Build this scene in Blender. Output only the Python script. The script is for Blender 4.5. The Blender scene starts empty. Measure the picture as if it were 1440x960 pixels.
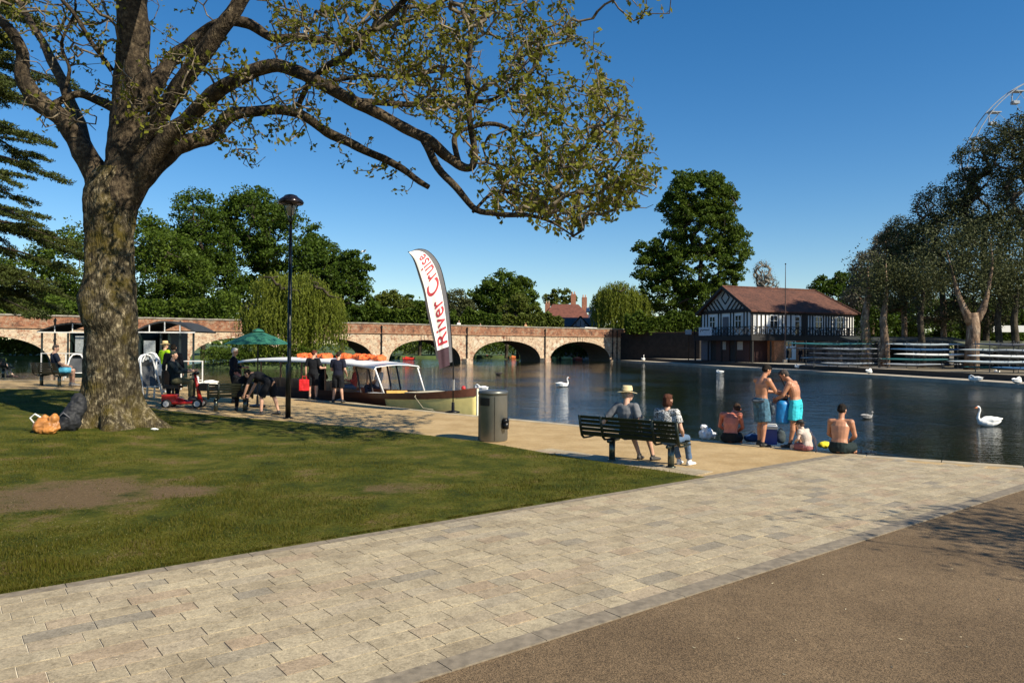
import bpy, bmesh, math, random
import numpy as np
from mathutils import Vector, Matrix, noise
random.seed(7); rng = np.random.default_rng(7)
SC = bpy.context.scene
COL = SC.collection
R_ = math.radians

# ------------------------------------------------------------------ camera, sky, sun, exposure
F = 1040.0
CAM = Vector((0, 0, 2.15))
ROLL, PITCH = 0.007, 0.0046
fwd = Vector((0, math.cos(PITCH), math.sin(PITCH)))
right = Vector((math.cos(ROLL), 0, math.sin(ROLL)))
right = (right - fwd * right.dot(fwd)).normalized()
up = right.cross(fwd)
cam = bpy.data.cameras.new('camera'); cam.sensor_width = 36; cam.lens = 36 * F / 1440
cam.clip_end = 6000; cam.clip_start = 0.1
co = bpy.data.objects.new('camera', cam); COL.objects.link(co)
co.matrix_world = Matrix(((right.x, up.x, -fwd.x, CAM.x), (right.y, up.y, -fwd.y, CAM.y),
                          (right.z, up.z, -fwd.z, CAM.z), (0, 0, 0, 1)))
SC.camera = co

SUN_AZ, SUN_EL = R_(128), R_(40)          # azimuth clockwise from the view direction
world = bpy.data.worlds.new('World'); SC.world = world; world.use_nodes = True
wn = world.node_tree; bg = wn.nodes['Background']
sky = wn.nodes.new('ShaderNodeTexSky'); sky.sky_type = 'NISHITA'; sky.sun_disc = False
sky.sun_elevation = SUN_EL; sky.sun_rotation = SUN_AZ
sky.air_density = 1.0; sky.dust_density = 0.1; sky.ozone_density = 3.0; sky.altitude = 0
hs = wn.nodes.new('ShaderNodeHueSaturation'); hs.inputs['Saturation'].default_value = 1.34; wn.links.new(sky.outputs[0], hs.inputs['Color'])
tn = wn.nodes.new('ShaderNodeMix'); tn.data_type = 'RGBA'; tn.blend_type = 'MULTIPLY'; tn.inputs[0].default_value = 1; tn.inputs[7].default_value = (.98, .98, 1.0, 1)
wn.links.new(hs.outputs[0], tn.inputs[6]); wn.links.new(tn.outputs[2], bg.inputs[0]); bg.inputs[1].default_value = 0.085
sl = bpy.data.lights.new('sun', 'SUN'); sl.energy = 5.0; sl.angle = R_(0.5); sl.color = (1, .90, .72)
so = bpy.data.objects.new('sun', sl); COL.objects.link(so)
SUND = Vector((math.sin(SUN_AZ) * math.cos(SUN_EL), math.cos(SUN_AZ) * math.cos(SUN_EL), math.sin(SUN_EL)))
so.rotation_euler = SUND.to_track_quat('Z', 'Y').to_euler(); so.location = (0, 0, 60)
SC.view_settings.view_transform = 'Standard'; SC.view_settings.look = 'None'
SC.view_settings.exposure = 0.60; SC.view_settings.gamma = 1; SC.view_settings.use_curve_mapping = False

# ------------------------------------------------------------------ helpers
def W(px, py, d):                         # the point seen at a pixel of the photo, d metres ahead
    return CAM + (fwd + right * ((px - 720) / F) - up * ((py - 480) / F)) * d
def G(px, py, z=0.0):                     # the point of a level surface seen there
    v = fwd + right * ((px - 720) / F) - up * ((py - 480) / F)
    return CAM + v * ((z - CAM.z) / v.z)
WATER = -0.35
def sm_(t): t = min(1, max(0, t)); return t * t * (3 - 2 * t)
def zg(x, y): return .6 * sm_((-x - 4) / 14) * sm_((y - 9) / 8)      # the bank rises gently to the left
def GZ(px, py):
    z = 0.0
    for _ in range(30): p = G(px, py, z); z = .5 * z + .5 * zg(p.x, p.y)
    p = G(px, py, z); return Vector((p.x, p.y, zg(p.x, p.y)))

class MB:
    def __init__(s): s.v = []; s.f = []; s.m = []; s.mi = 0
    def add(s, vs, fs):
        o = len(s.v); s.v += [tuple(p) for p in vs]; s.f += [tuple(i + o for i in f) for f in fs]
        s.m += [s.mi] * len(fs)
    def box(s, c, size, rz=0.0, M=None):
        x, y, z = [a / 2 for a in size]
        vs = [Vector((i, j, k)) for i in (-x, x) for j in (-y, y) for k in (-z, z)]
        if M is None: M = Matrix.Translation(c) @ Matrix.Rotation(rz, 4, 'Z')
        else: M = M @ Matrix.Translation(c) @ Matrix.Rotation(rz, 4, 'Z')
        s.add([M @ p for p in vs], [(0, 1, 3, 2), (4, 6, 7, 5), (0, 4, 5, 1), (2, 3, 7, 6), (0, 2, 6, 4), (1, 5, 7, 3)])
    def bar(s, a, b, w, h, upv=(0, 0, 1)):
        a = Vector(a); b = Vector(b); t = (b - a); L = t.length
        if L < 1e-6: return
        t /= L; u = Vector(upv); sd = t.cross(u)
        if sd.length < 1e-3: sd = t.cross(Vector((0, 1, 0)))
        sd.normalize(); u = sd.cross(t)
        M = Matrix(((sd.x, t.x, u.x, 0), (sd.y, t.y, u.y, 0), (sd.z, t.z, u.z, 0), (0, 0, 0, 1)))
        s.box((0, 0, 0), (w, L, h), M=Matrix.Translation((a + b) / 2) @ M)
    def tube(s, pts, rad, n=8, side=None, rad2=None, caps=True):
        pts = [Vector(p) for p in pts]; k = len(pts)
        if not hasattr(rad, '__len__'): rad = [rad] * k
        if rad2 is None: rad2 = rad
        elif not hasattr(rad2, '__len__'): rad2 = [rad2] * k
        o = len(s.v); ref = Vector(side) if side is not None else None; prev = None
        for i, p in enumerate(pts):
            t = (pts[min(i + 1, k - 1)] - pts[max(i - 1, 0)])
            t = t.normalized() if t.length > 1e-9 else Vector((0, 0, 1))
            if ref is not None: a = ref - t * ref.dot(t)
            elif prev is not None: a = prev - t * prev.dot(t)
            else:
                a = t.cross(Vector((0, 0, 1)))
                if a.length < .1: a = Vector((1, 0, 0)) - t * t.x
            if a.length < 1e-4: a = t.orthogonal()
            a.normalize(); b = t.cross(a); prev = a
            for j in range(n):
                q = 2 * math.pi * j / n
                s.v.append(tuple(p + a * (math.cos(q) * rad[i]) + b * (math.sin(q) * rad2[i])))
        for i in range(k - 1):
            for j in range(n):
                j2 = (j + 1) % n
                s.f.append((o + i * n + j, o + i * n + j2, o + (i + 1) * n + j2, o + (i + 1) * n + j)); s.m.append(s.mi)
        if caps:
            s.f.append(tuple(o + j for j in reversed(range(n)))); s.m.append(s.mi)
            s.f.append(tuple(o + (k - 1) * n + j for j in range(n))); s.m.append(s.mi)
    def ball(s, c, r, n=10, M=None):
        c = Vector(c); r = Vector((r, r, r)) if not hasattr(r, '__len__') else Vector(r)
        h = n // 2 + 1; vs = []; fs = []
        for i in range(1, h):
            th = math.pi * i / h
            for j in range(n):
                q = 2 * math.pi * j / n
                p = Vector((r.x * math.sin(th) * math.cos(q), r.y * math.sin(th) * math.sin(q), r.z * math.cos(th)))
                vs.append(p)
        vs += [Vector((0, 0, r.z)), Vector((0, 0, -r.z))]
        T, B = len(vs) - 2, len(vs) - 1
        for i in range(h - 2):
            for j in range(n):
                j2 = (j + 1) % n
                fs.append((i * n + j, (i + 1) * n + j, (i + 1) * n + j2, i * n + j2))
        for j in range(n):
            j2 = (j + 1) % n
            fs.append((T, j, j2)); fs.append((B, (h - 2) * n + j2, (h - 2) * n + j))
        if M is not None: vs = [c + M @ p for p in vs]
        else: vs = [c + p for p in vs]
        s.add(vs, fs)
    def lathe(s, c, prof, n=20):
        c = Vector(c); o = len(s.v); k = len(prof)
        for r, z in prof:
            for j in range(n):
                q = 2 * math.pi * j / n
                s.v.append((c.x + r * math.cos(q), c.y + r * math.sin(q), c.z + z))
        for i in range(k - 1):
            for j in range(n):
                j2 = (j + 1) % n
                s.f.append((o + i * n + j, o + i * n + j2, o + (i + 1) * n + j2, o + (i + 1) * n + j)); s.m.append(s.mi)
        s.f.append(tuple(o + j for j in reversed(range(n)))); s.m.append(s.mi)
        s.f.append(tuple(o + (k - 1) * n + j for j in range(n))); s.m.append(s.mi)
    def prism(s, poly, z0, z1, M=None):
        n = len(poly); vs = [Vector((x, y, z0)) for x, y in poly] + [Vector((x, y, z1)) for x, y in poly]
        if M is not None: vs = [M @ p for p in vs]
        s.add(vs, [tuple(reversed(range(n))), tuple(range(n, 2 * n))] +
              [(i, (i + 1) % n, n + (i + 1) % n, n + i) for i in range(n)])
    def build(s, name, mat, parent=None, smooth=False, loc=None):
        me = bpy.data.meshes.new(name); me.from_pydata(s.v, [], s.f); 
        for m in (mat if isinstance(mat, (list, tuple)) else [mat]): me.materials.append(m)
        if isinstance(mat, (list, tuple)): me.polygons.foreach_set('material_index', s.m)
        if smooth: me.polygons.foreach_set('use_smooth', [True] * len(me.polygons))
        me.update(); o = bpy.data.objects.new(name, me); COL.objects.link(o)
        if parent is not None: o.parent = parent
        if loc is not None: o.location = loc
        return o

def tag(o, label=None, cat=None, group=None, kind=None):
    if label: o['label'] = label
    if cat: o['category'] = cat
    if group: o['group'] = group
    if kind: o['kind'] = kind
    return o
def thing(name, label, cat, loc=(0, 0, 0), rz=0.0, group=None):
    o = bpy.data.objects.new(name, None); COL.objects.link(o); o.empty_display_size = .2
    o.location = loc; o.rotation_euler = (0, 0, rz); return tag(o, label, cat, group)
def struct(o): o['kind'] = 'structure'; return o
def copy_tree(o, parent=None):
    c = o.copy(); COL.objects.link(c); c.parent = parent
    for ch in list(o.children): copy_tree(ch, c)
    return c

def npmesh(name, V, Fq, mat, parent=None, smooth=False):
    me = bpy.data.meshes.new(name); V = np.asarray(V, np.float32); Fq = np.asarray(Fq, np.int32); k = Fq.shape[1]
    me.vertices.add(len(V)); me.vertices.foreach_set('co', V.ravel())
    me.loops.add(Fq.size); me.loops.foreach_set('vertex_index', Fq.ravel())
    me.polygons.add(len(Fq)); me.polygons.foreach_set('loop_start', np.arange(0, Fq.size, k, dtype=np.int32))
    me.polygons.foreach_set('loop_total', np.full(len(Fq), k, np.int32))
    if smooth: me.polygons.foreach_set('use_smooth', np.ones(len(Fq), bool))
    me.materials.append(mat); me.update(); me.validate()
    o = bpy.data.objects.new(name, me); COL.objects.link(o)
    if parent is not None: o.parent = parent
    return o
def inpoly(x, y, poly):
    x = np.asarray(x); y = np.asarray(y); r = np.zeros(x.shape, bool); n = len(poly)
    for i in range(n):
        x1, y1 = poly[i]; x2, y2 = poly[(i + 1) % n]
        c = ((y1 > y) != (y2 > y)) & (x < (x2 - x1) * (y - y1) / ((y2 - y1) or 1e-9) + x1)
        r ^= c
    return r

def drape(o):
    bm = bmesh.new(); bm.from_mesh(o.data)
    for ax, a, b in ((0, -45, 0), (1, 8, 60)):
        for q in range(a, b + 1, 1):
            co_ = [0, 0, 0]; no = [0, 0, 0]; co_[ax] = q; no[ax] = 1
            bmesh.ops.bisect_plane(bm, geom=bm.verts[:] + bm.edges[:] + bm.faces[:], plane_co=co_, plane_no=no)
    for v in bm.verts:
        if v.co.z > -.5: v.co.z += zg(v.co.x, v.co.y)
    bmesh.ops.triangulate(bm, faces=[f for f in bm.faces if len(f.verts) > 4])
    bm.to_mesh(o.data); bm.free(); return o

# ------------------------------------------------------------------ materials
MATS = {}
def nodes(name):
    m = bpy.data.materials.new(name); m.use_nodes = True; nt = m.node_tree
    return m, nt, nt.nodes['Principled BSDF']
def ramp(nt, src, stops):
    r = nt.nodes.new('ShaderNodeValToRGB'); e = r.color_ramp.elements
    while len(e) < len(stops): e.new(.5)
    for el, (p, c) in zip(e, stops): el.position = p; el.color = (*c, 1) if len(c) == 3 else c
    nt.links.new(src, r.inputs[0]); return r.outputs[0]
def mixc(nt, fac, a, b, mode='MIX'):
    m = nt.nodes.new('ShaderNodeMix'); m.data_type = 'RGBA'; m.blend_type = mode
    for i, v in ((0, fac), (6, a), (7, b)):
        if isinstance(v, (int, float)): m.inputs[i].default_value = v
        elif isinstance(v, tuple): m.inputs[i].default_value = (*v, 1)
        else: nt.links.new(v, m.inputs[i])
    return m.outputs[2]
def math_(nt, op, a, b=0.0):
    m = nt.nodes.new('ShaderNodeMath'); m.operation = op
    for i, v in ((0, a), (1, b)):
        if isinstance(v, (int, float)): m.inputs[i].default_value = v
        else: nt.links.new(v, m.inputs[i])
    return m.outputs[0]
def tex(nt, kind, scale, detail=4, rough=.55, coord='Object', vec=None, stretch=None, feature=None):
    t = nt.nodes.new('ShaderNodeTex' + kind); t.inputs['Scale'].default_value = scale
    if kind == 'Noise': t.inputs['Detail'].default_value = detail; t.inputs['Roughness'].default_value = rough
    if feature: t.feature = feature
    if vec is None:
        tc = nt.nodes.new('ShaderNodeTexCoord'); vec = tc.outputs[coord]
    if stretch:
        mp = nt.nodes.new('ShaderNodeMapping'); mp.inputs['Scale'].default_value = stretch
        nt.links.new(vec, mp.inputs['Vector']); vec = mp.outputs[0]
    nt.links.new(vec, t.inputs['Vector']); return t
def bump(nt, bs, h, strength, dist):
    b = nt.nodes.new('ShaderNodeBump'); b.inputs['Strength'].default_value = strength
    b.inputs['Distance'].default_value = dist; nt.links.new(h, b.inputs['Height']); nt.links.new(b.outputs[0], bs.inputs['Normal'])
def mat(name, c, rough=.6, metal=0., var=.18, scale=6., bmp=0., bscale=40., spec=.5, stretch=None):
    if name in MATS: return MATS[name]
    m, nt, b = nodes(name); b.inputs['Roughness'].default_value = rough; b.inputs['Metallic'].default_value = metal
    b.inputs['Specular IOR Level'].default_value = spec
    n = tex(nt, 'Noise', scale, 5, stretch=stretch)
    lo = tuple(x * (1 - var) for x in c); hi = tuple(min(1, x * (1 + var)) for x in c)
    nt.links.new(ramp(nt, n.outputs['Fac'], [(.3, lo), (.7, hi)]), b.inputs['Base Color'])
    if bmp:
        n2 = tex(nt, 'Noise', bscale, 4); bump(nt, b, n2.outputs['Fac'], bmp, .01)
    MATS[name] = m; return m
def leafmat(name, c1, c2, c3, trans=.25, rough=.55):
    m, nt, b = nodes(name); g = nt.nodes.new('ShaderNodeNewGeometry')
    n = tex(nt, 'Noise', .45, 3)
    base = ramp(nt, n.outputs['Fac'], [(.35, c1), (.65, c2)])
    colr = mixc(nt, math_(nt, 'MULTIPLY', g.outputs['Random Per Island'], .75), base, c3)
    nt.links.new(colr, b.inputs['Base Color']); b.inputs['Roughness'].default_value = rough
    b.inputs['Specular IOR Level'].default_value = .15
    t = nt.nodes.new('ShaderNodeBsdfTranslucent'); nt.links.new(colr, t.inputs[0])
    mx = nt.nodes.new('ShaderNodeMixShader'); mx.inputs[0].default_value = trans
    nt.links.new(b.outputs[0], mx.inputs[1]); nt.links.new(t.outputs[0], mx.inputs[2])
    nt.links.new(mx.outputs[0], nt.nodes['Material Output'].inputs[0]); MATS[name] = m; return m

def ground_mat(name, cols, speck, sc_big=.6, bstr=.4, rough=.9, spscale=140):
    m, nt, b = nodes(name); n = tex(nt, 'Noise', sc_big, 6, .65)
    c = ramp(nt, n.outputs['Fac'], [(.38, cols[0]), (.62, cols[1])])
    v = tex(nt, 'Voronoi', spscale); 
    sp = ramp(nt, v.outputs['Color'], [(.15, (1 - speck,) * 3), (.55, (1, 1, 1)), (.9, (1 + speck,) * 3)])
    c = mixc(nt, 1.0, c, sp, 'MULTIPLY'); n3 = tex(nt, 'Noise', 9, 8, .8)
    c = mixc(nt, .55, c, ramp(nt, n3.outputs['Fac'], [(.3, (.72, .72, .72)), (.7, (1.25, 1.22, 1.2))]), 'MULTIPLY')
    nt.links.new(c, b.inputs['Base Color']); b.inputs['Roughness'].default_value = rough
    b.inputs['Specular IOR Level'].default_value = .25
    bump(nt, b, v.outputs['Distance'], bstr, .006); return m
M_buff = ground_mat('buff_gravel', ((.36, .25, .118), (.46, .335, .175)), .3, 1.2)
M_brown = ground_mat('brown_gravel', ((.13, .088, .048), (.185, .128, .072)), .6, .7, .7, spscale=140)
M_far = ground_mat('far_concrete', ((.34, .30, .24), (.46, .40, .31)), .2, .8)

def slab_mat():
    m, nt, b = nodes('paving_stone'); g = nt.nodes.new('ShaderNodeNewGeometry')
    c = ramp(nt, g.outputs['Random Per Island'], [(0, (.33, .27, .175)), (.2, (.38, .315, .205)), (.38, (.30, .242, .155)), (.52, (.385, .32, .21)), (.68, (.33, .268, .178)), (.78, (.34, .255, .165)), (.86, (.355, .295, .20)), (.93, (.24, .205, .15)), (.97, (.36, .30, .20))])
    n = tex(nt, 'Noise', 55, 6, .8); n2 = tex(nt, 'Noise', 2.2, 5, .7)
    c = mixc(nt, 1.0, c, ramp(nt, n.outputs['Fac'], [(.36, (.68, .68, .68)), (.64, (1.3, 1.3, 1.3))]), 'MULTIPLY')
    c = mixc(nt, 1.0, c, ramp(nt, n2.outputs['Fac'], [(.36, (.80, .79, .77)), (.5, (.98, .98, .98)), (.64, (1.1, 1.1, 1.08))]), 'MULTIPLY')
    n4 = tex(nt, 'Noise', 16, 9, .9); c = mixc(nt, 1.0, c, ramp(nt, n4.outputs['Fac'], [(.38, (.6, .59, .57)), (.48, (1, 1, 1)), (.6, (1.12, 1.12, 1.12)), (.66, (1.35, 1.33, 1.3))]), 'MULTIPLY')
    nt.links.new(c, b.inputs['Base Color']); b.inputs['Roughness'].default_value = .8
    bump(nt, b, n.outputs['Fac'], .5, .004); return m
M_slab = slab_mat()
M_joint = mat('mortar_edge_light', (.62, .56, .44), .95, var=.3, scale=3)  # joint bed kept pale so row gaps carry the slabs' sunlit edges
M_kerb = mat('kerb_stone', (.20, .165, .118), .85, var=.3, scale=12, bmp=.3, bscale=120)

def lawn_mat():
    m, nt, b = nodes('lawn_turf'); n = tex(nt, 'Noise', 1.1, 7, .7); n2 = tex(nt, 'Noise', 30, 5, .7); n3 = tex(nt, 'Noise', .35, 4, .6)
    c = ramp(nt, n.outputs['Fac'], [(.34, (.020, .030, .003)), (.46, (.050, .060, .005)), (.56, (.088, .086, .011)), (.66, (.13, .10, .032))])
    c = mixc(nt, 1.0, c, ramp(nt, n2.outputs['Fac'], [(.3, (.55, .55, .55)), (.7, (1.5, 1.5, 1.4))]), 'MULTIPLY')
    # worn earth patch: its own shape on the ground
    tc = nt.nodes.new('ShaderNodeTexCoord'); vm = None
    p = G(95, 698); p2 = G(545, 688); masks = []
    for q, sx, sy in ((p, 1.9, 1.75), (G(250, 692), .9, .8), (p2, .8, .8), (G(10, 800), .8, .7)):
        mp = nt.nodes.new('ShaderNodeMapping'); mp.vector_type = 'TEXTURE'
        mp.inputs['Location'].default_value = (q.x, q.y, 0); mp.inputs['Rotation'].default_value = (0, 0, .25)
        mp.inputs['Scale'].default_value = (sx, sy, 1); nt.links.new(tc.outputs['Object'], mp.inputs[0])
        gr = nt.nodes.new('ShaderNodeTexGradient'); gr.gradient_type = 'SPHERICAL'; nt.links.new(mp.outputs[0], gr.inputs[0]); masks.append(gr.outputs['Fac'])
    mk = math_(nt, 'MAXIMUM', masks[0], math_(nt, 'MAXIMUM', math_(nt, 'MULTIPLY', masks[1], .9), math_(nt, 'MULTIPLY', math_(nt, 'MAXIMUM', masks[2], masks[3]), .6)))
    mk = math_(nt, 'ADD', mk, math_(nt, 'MULTIPLY', math_(nt, 'SUBTRACT', n.outputs['Fac'], .5), 2.2))
    mk = math_(nt, 'ADD', mk, math_(nt, 'MULTIPLY', math_(nt, 'SUBTRACT', n2.outputs['Fac'], .5), .5))
    fac = ramp(nt, mk, [(.2, (0, 0, 0)), (.36, (.45, .45, .45)), (.6, (1, 1, 1))])
    dirt = ramp(nt, n2.outputs['Fac'], [(.3, (.085, .058, .028)), (.7, (.165, .112, .06))])
    nt.links.new(mixc(nt, fac, c, dirt), b.inputs['Base Color']); b.inputs['Roughness'].default_value = .95
    b.inputs['Specular IOR Level'].default_value = .15
    bump(nt, b, n2.outputs['Fac'], .9, .03); return m
M_lawn = lawn_mat()
def water_mat():
    m, nt, b = nodes('river_water'); b.inputs['Base Color'].default_value = (.004, .007, .003, 1)
    b.inputs['Roughness'].default_value = .04; b.inputs['IOR'].default_value = 1.33
    n = tex(nt, 'Noise', 4.2, 3, .7, stretch=(.6, 1.4, 1)); n2 = tex(nt, 'Noise', 1.1, 2, .5)
    h = math_(nt, 'ADD', n.outputs['Fac'], math_(nt, 'MULTIPLY', n2.outputs['Fac'], 1.6))
    n3 = tex(nt, 'Noise', .09, 3, .6); h = math_(nt, 'MULTIPLY', h, ramp(nt, n3.outputs['Fac'], [(.4, (.45, .45, .45)), (.6, (1.25, 1.25, 1.25))])); bump(nt, b, h, 1.0, .025); return m
M_water = water_mat()
M_bark = None
def bark_mat(name, c1, c2, c3, sc=7, st=(1, 1, .35), bs=.8, moss=None):
    m, nt, b = nodes(name); n = tex(nt, 'Noise', sc, 9, .75, stretch=st); v = tex(nt, 'Voronoi', sc * 3.2, stretch=(1, 1, .22))
    c = ramp(nt, n.outputs['Fac'], [(.38, c1), (.52, c2), (.66, c3)])
    n5 = tex(nt, 'Noise', 1.3, 5, .7); c = mixc(nt, 1.0, c, ramp(nt, n5.outputs['Fac'], [(.4, (.6, .6, .6)), (.6, (1.35, 1.3, 1.2))]), 'MULTIPLY')  # broad dark and light patches: dapples from the crown painted into the bark
    if moss:
        n3 = tex(nt, 'Noise', 1.6, 6, .7); c = mixc(nt, ramp(nt, n3.outputs['Fac'], [(.5, (0, 0, 0)), (.66, (1, 1, 1))]), c, moss)
    nt.links.new(c, b.inputs['Base Color']); b.inputs['Roughness'].default_value = .9; b.inputs['Specular IOR Level'].default_value = .2
    bump(nt, b, math_(nt, 'ADD', n.outputs['Fac'], math_(nt, 'MULTIPLY', v.outputs['Distance'], .7)), bs, .05); return m
M_bark = bark_mat('plane_bark', (.022, .017, .010), (.075, .062, .038), (.36, .31, .21), 10, (1, 1, .6), 1.0, (.085, .065, .012))
M_limb = bark_mat('limb_bark', (.020, .015, .011), (.055, .042, .028), (.15, .12, .08), 9, (1, 1, 1), .6)  # darker than the trunk: shade on the limbs put into their bark colour
M_dbark = bark_mat('dark_bark', (.02, .017, .013), (.05, .042, .03), (.10, .08, .06), 3, (1, 1, .4), .5)
M_pbark = bark_mat('pale_bark', (.08, .055, .04), (.2, .14, .10), (.42, .34, .26), 2.5, (1, 1, .4), .6)
M_black = mat('black_metal', (.012, .012, .013), .35, .6, spec=.6)
M_steel = mat('galvanised_steel', (.33, .33, .30), .38, .85, var=.12)
M_white = mat('white_paint', (.78, .78, .76), .45, var=.05)
M_dgreen = mat('dark_green_paint', (.005, .016, .013), .5)
M_glass = mat('dark_glass', (.02, .025, .03), .05, spec=.8)
M_rubber = mat('rubber', (.015, .015, .015), .8)
# ------------------------------------------------------------------ ground, river, banks
EPX = [(-330, 531), (0, 534), (120, 535), (220, 539), (290, 548), (385, 557), (500, 566), (640, 581), (800, 596), (980, 617), (1220, 640), (1440, 655)]
EDGE = [tuple(GZ(*q).xy) for q in EPX] + [(16, 9.5), (60, -14)]; EDGE = [(-300, 75)] + EDGE
def offset_line(L, o):
    out = []
    for i, p in enumerate(L):
        a = Vector(L[max(i - 1, 0)]); b = Vector(L[min(i + 1, len(L) - 1)]); t = (b - a).normalized()
        out.append((p[0] + t.y * o, p[1] - t.x * o))
    return out
inner = offset_line(EDGE, .32)
LAND = [(-300, -300)] + EDGE + [(200, -120), (200, -300)]
LAND_ = [(-300, -300)] + inner + [(200, -120), (200, -300)]
mb = MB(); mb.prism(LAND_[::-1], -2.0, 0.0); struct(drape(mb.build('promenade', M_buff)))
mb = MB()
for i in range(len(EDGE) - 1):
    a, b, c, d = EDGE[i], EDGE[i + 1], inner[i + 1], inner[i]
    L = (Vector(b) - Vector(a)).length; n = max(1, int(L / .9))
    for k in range(n):
        f0, f1 = k / n, (k + 1) / n - .008
        q = [tuple(Vector(a).lerp(Vector(b), f0)), tuple(Vector(a).lerp(Vector(b), f1)), tuple(Vector(d).lerp(Vector(c), f1)), tuple(Vector(d).lerp(Vector(c), f0))]
        mb.prism(q[::-1], -2.0, .004)
for i, (x, y, z) in enumerate(mb.v):
    if z > -.5: mb.v[i] = (x, y, z + zg(x, y))
struct(mb.build('quay_edge', mat('coping_stone', (.36, .30, .20), .85, var=.25, scale=3, bmp=.3)))
mb = MB(); mb.add([(-1500, -200, WATER), (1500, -200, WATER), (1500, 1800, WATER), (-1500, 1800, WATER)], [(0, 1, 2, 3)])
struct(mb.build('river_water', M_water))

T = Vector((.788, .615)).normalized(); Nn = Vector((-T.y, T.x))         # path direction, left normal
P0 = Vector((-.59, 4.70)); PW = 3.58
def pp(s, w): q = P0 + T * s + Nn * w; return (q.x, q.y)
# lawn: a sheet with a slight swell
LAWN = [pp(-40, PW + .0), pp(4.55 + 0.3, PW), (.95, 14.35)] + [tuple(GZ(*q).xy) for q in ((672, 621), (500, 601), (405, 593), (225, 577), (160, 560), (100, 549), (-60, 547))] + [(-60, 45), (-160, -40)]
LAWN[1] = tuple(G(992, 672).xy)
def build_lawn():
    bm = bmesh.new(); vs = [bm.verts.new((x, y, .018)) for x, y in LAWN]; f = bm.faces.new(vs)
    ret = bmesh.ops.extrude_face_region(bm, geom=[f])
    for e in ret['geom']:
        if isinstance(e, bmesh.types.BMVert): e.co.z = -.1
    bmesh.ops.recalc_face_normals(bm, faces=bm.faces)
    me = bpy.data.meshes.new('lawn'); bm.to_mesh(me); bm.free(); me.materials.append(M_lawn)
    o = bpy.data.objects.new('lawn', me); COL.objects.link(o); return o
struct(drape(build_lawn()))
# brown gravel in the right foreground
mb = MB(); a, b = pp(-40, -.0), pp(11.4, -.0)
mb.add([(a[0], a[1], .004), (-60, -80, .004), (120, -80, .004), (26, 1.0, .004), (b[0], b[1], .004)], [(0, 1, 2, 3, 4)]); struct(mb.build('gravel_area', M_brown))
# path bed, kerbs and slabs
mb = MB(); q = [pp(-14, 0), pp(12.4, 0), pp(9.9, PW + .0), pp(-14, PW)]
mb.add([(x, y, .005) for x, y in q], [(0, 1, 2, 3)]); struct(mb.build('path_bed', M_joint))
def land_ok(x, y, m=.34): 
    return bool(inpoly(np.array([x]), np.array([y]), LAND_)[0])
mb = MB(); row = .20; nrow = 16; KW = .18
for r in range(-1, nrow + 1):
    s = -12 - random.random() * .5
    while s < 13:
        if r in (-1, nrow): L = random.uniform(.75, .95)
        else: L = random.choice((.26, .3, .34, .4, .46, .32))
        w0 = KW + r * row + .006; w1 = w0 + row - .012
        if r == -1: w0, w1 = .0, KW
        if r == nrow: w0, w1 = KW + nrow * row + .004, PW
        g = .004; c = [pp(s + g, w0), pp(s + L - g, w0), pp(s + L - g, w1), pp(s + g, w1)]
        if all(land_ok(*k) for k in c):
            z = .013 + random.uniform(-.0012, .0016)
            if r in (-1, nrow): z += .003
            mb.mi = 1 if r in (-1, nrow) else 0
            n = len(mb.v); mb.v += [(x, y, z) for x, y in c] + [(x, y, .0) for x, y in c]
            fs = [(0, 1, 2, 3), (0, 4, 5, 1), (1, 5, 6, 2), (2, 6, 7, 3), (3, 7, 4, 0)]
            mb.f += [tuple(n + i for i in f) for f in fs]; mb.m += [mb.mi] * 5
        s += L
# extra slabs where the path widens to the quay, and the stone margin behind the lawn
mb.mi = 0
A, B = Vector(LAWN[1]), Vector((.95, 14.35)); t = (B - A).normalized(); nrm = Vector((t.y, -t.x)); Lg = (B - A).length + .7
s = -.35
while s < Lg:
    L = random.uniform(.4, .6)
    for k in range(2):
        c = [A + t * (s + .004) + nrm * (k * .3 + .02), A + t * (s + L - .004) + nrm * (k * .3 + .02), A + t * (s + L - .004) + nrm * (k * .3 + .312), A + t * (s + .004) + nrm * (k * .3 + .312)]
        if all((q - P0).dot(Nn) > PW + .0 for q in c):
            z = .012 + random.uniform(-.001, .001); n = len(mb.v)
            mb.v += [(q.x, q.y, z) for q in c] + [(q.x, q.y, 0) for q in c]
            mb.f += [tuple(n + i for i in f) for f in [(0, 3, 2, 1), (0, 1, 5, 4), (1, 2, 6, 5), (2, 3, 7, 6), (3, 0, 4, 7)]]; mb.m += [0] * 5
    s += L
struct(mb.build('paved_path', [M_slab, M_kerb]))

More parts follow.
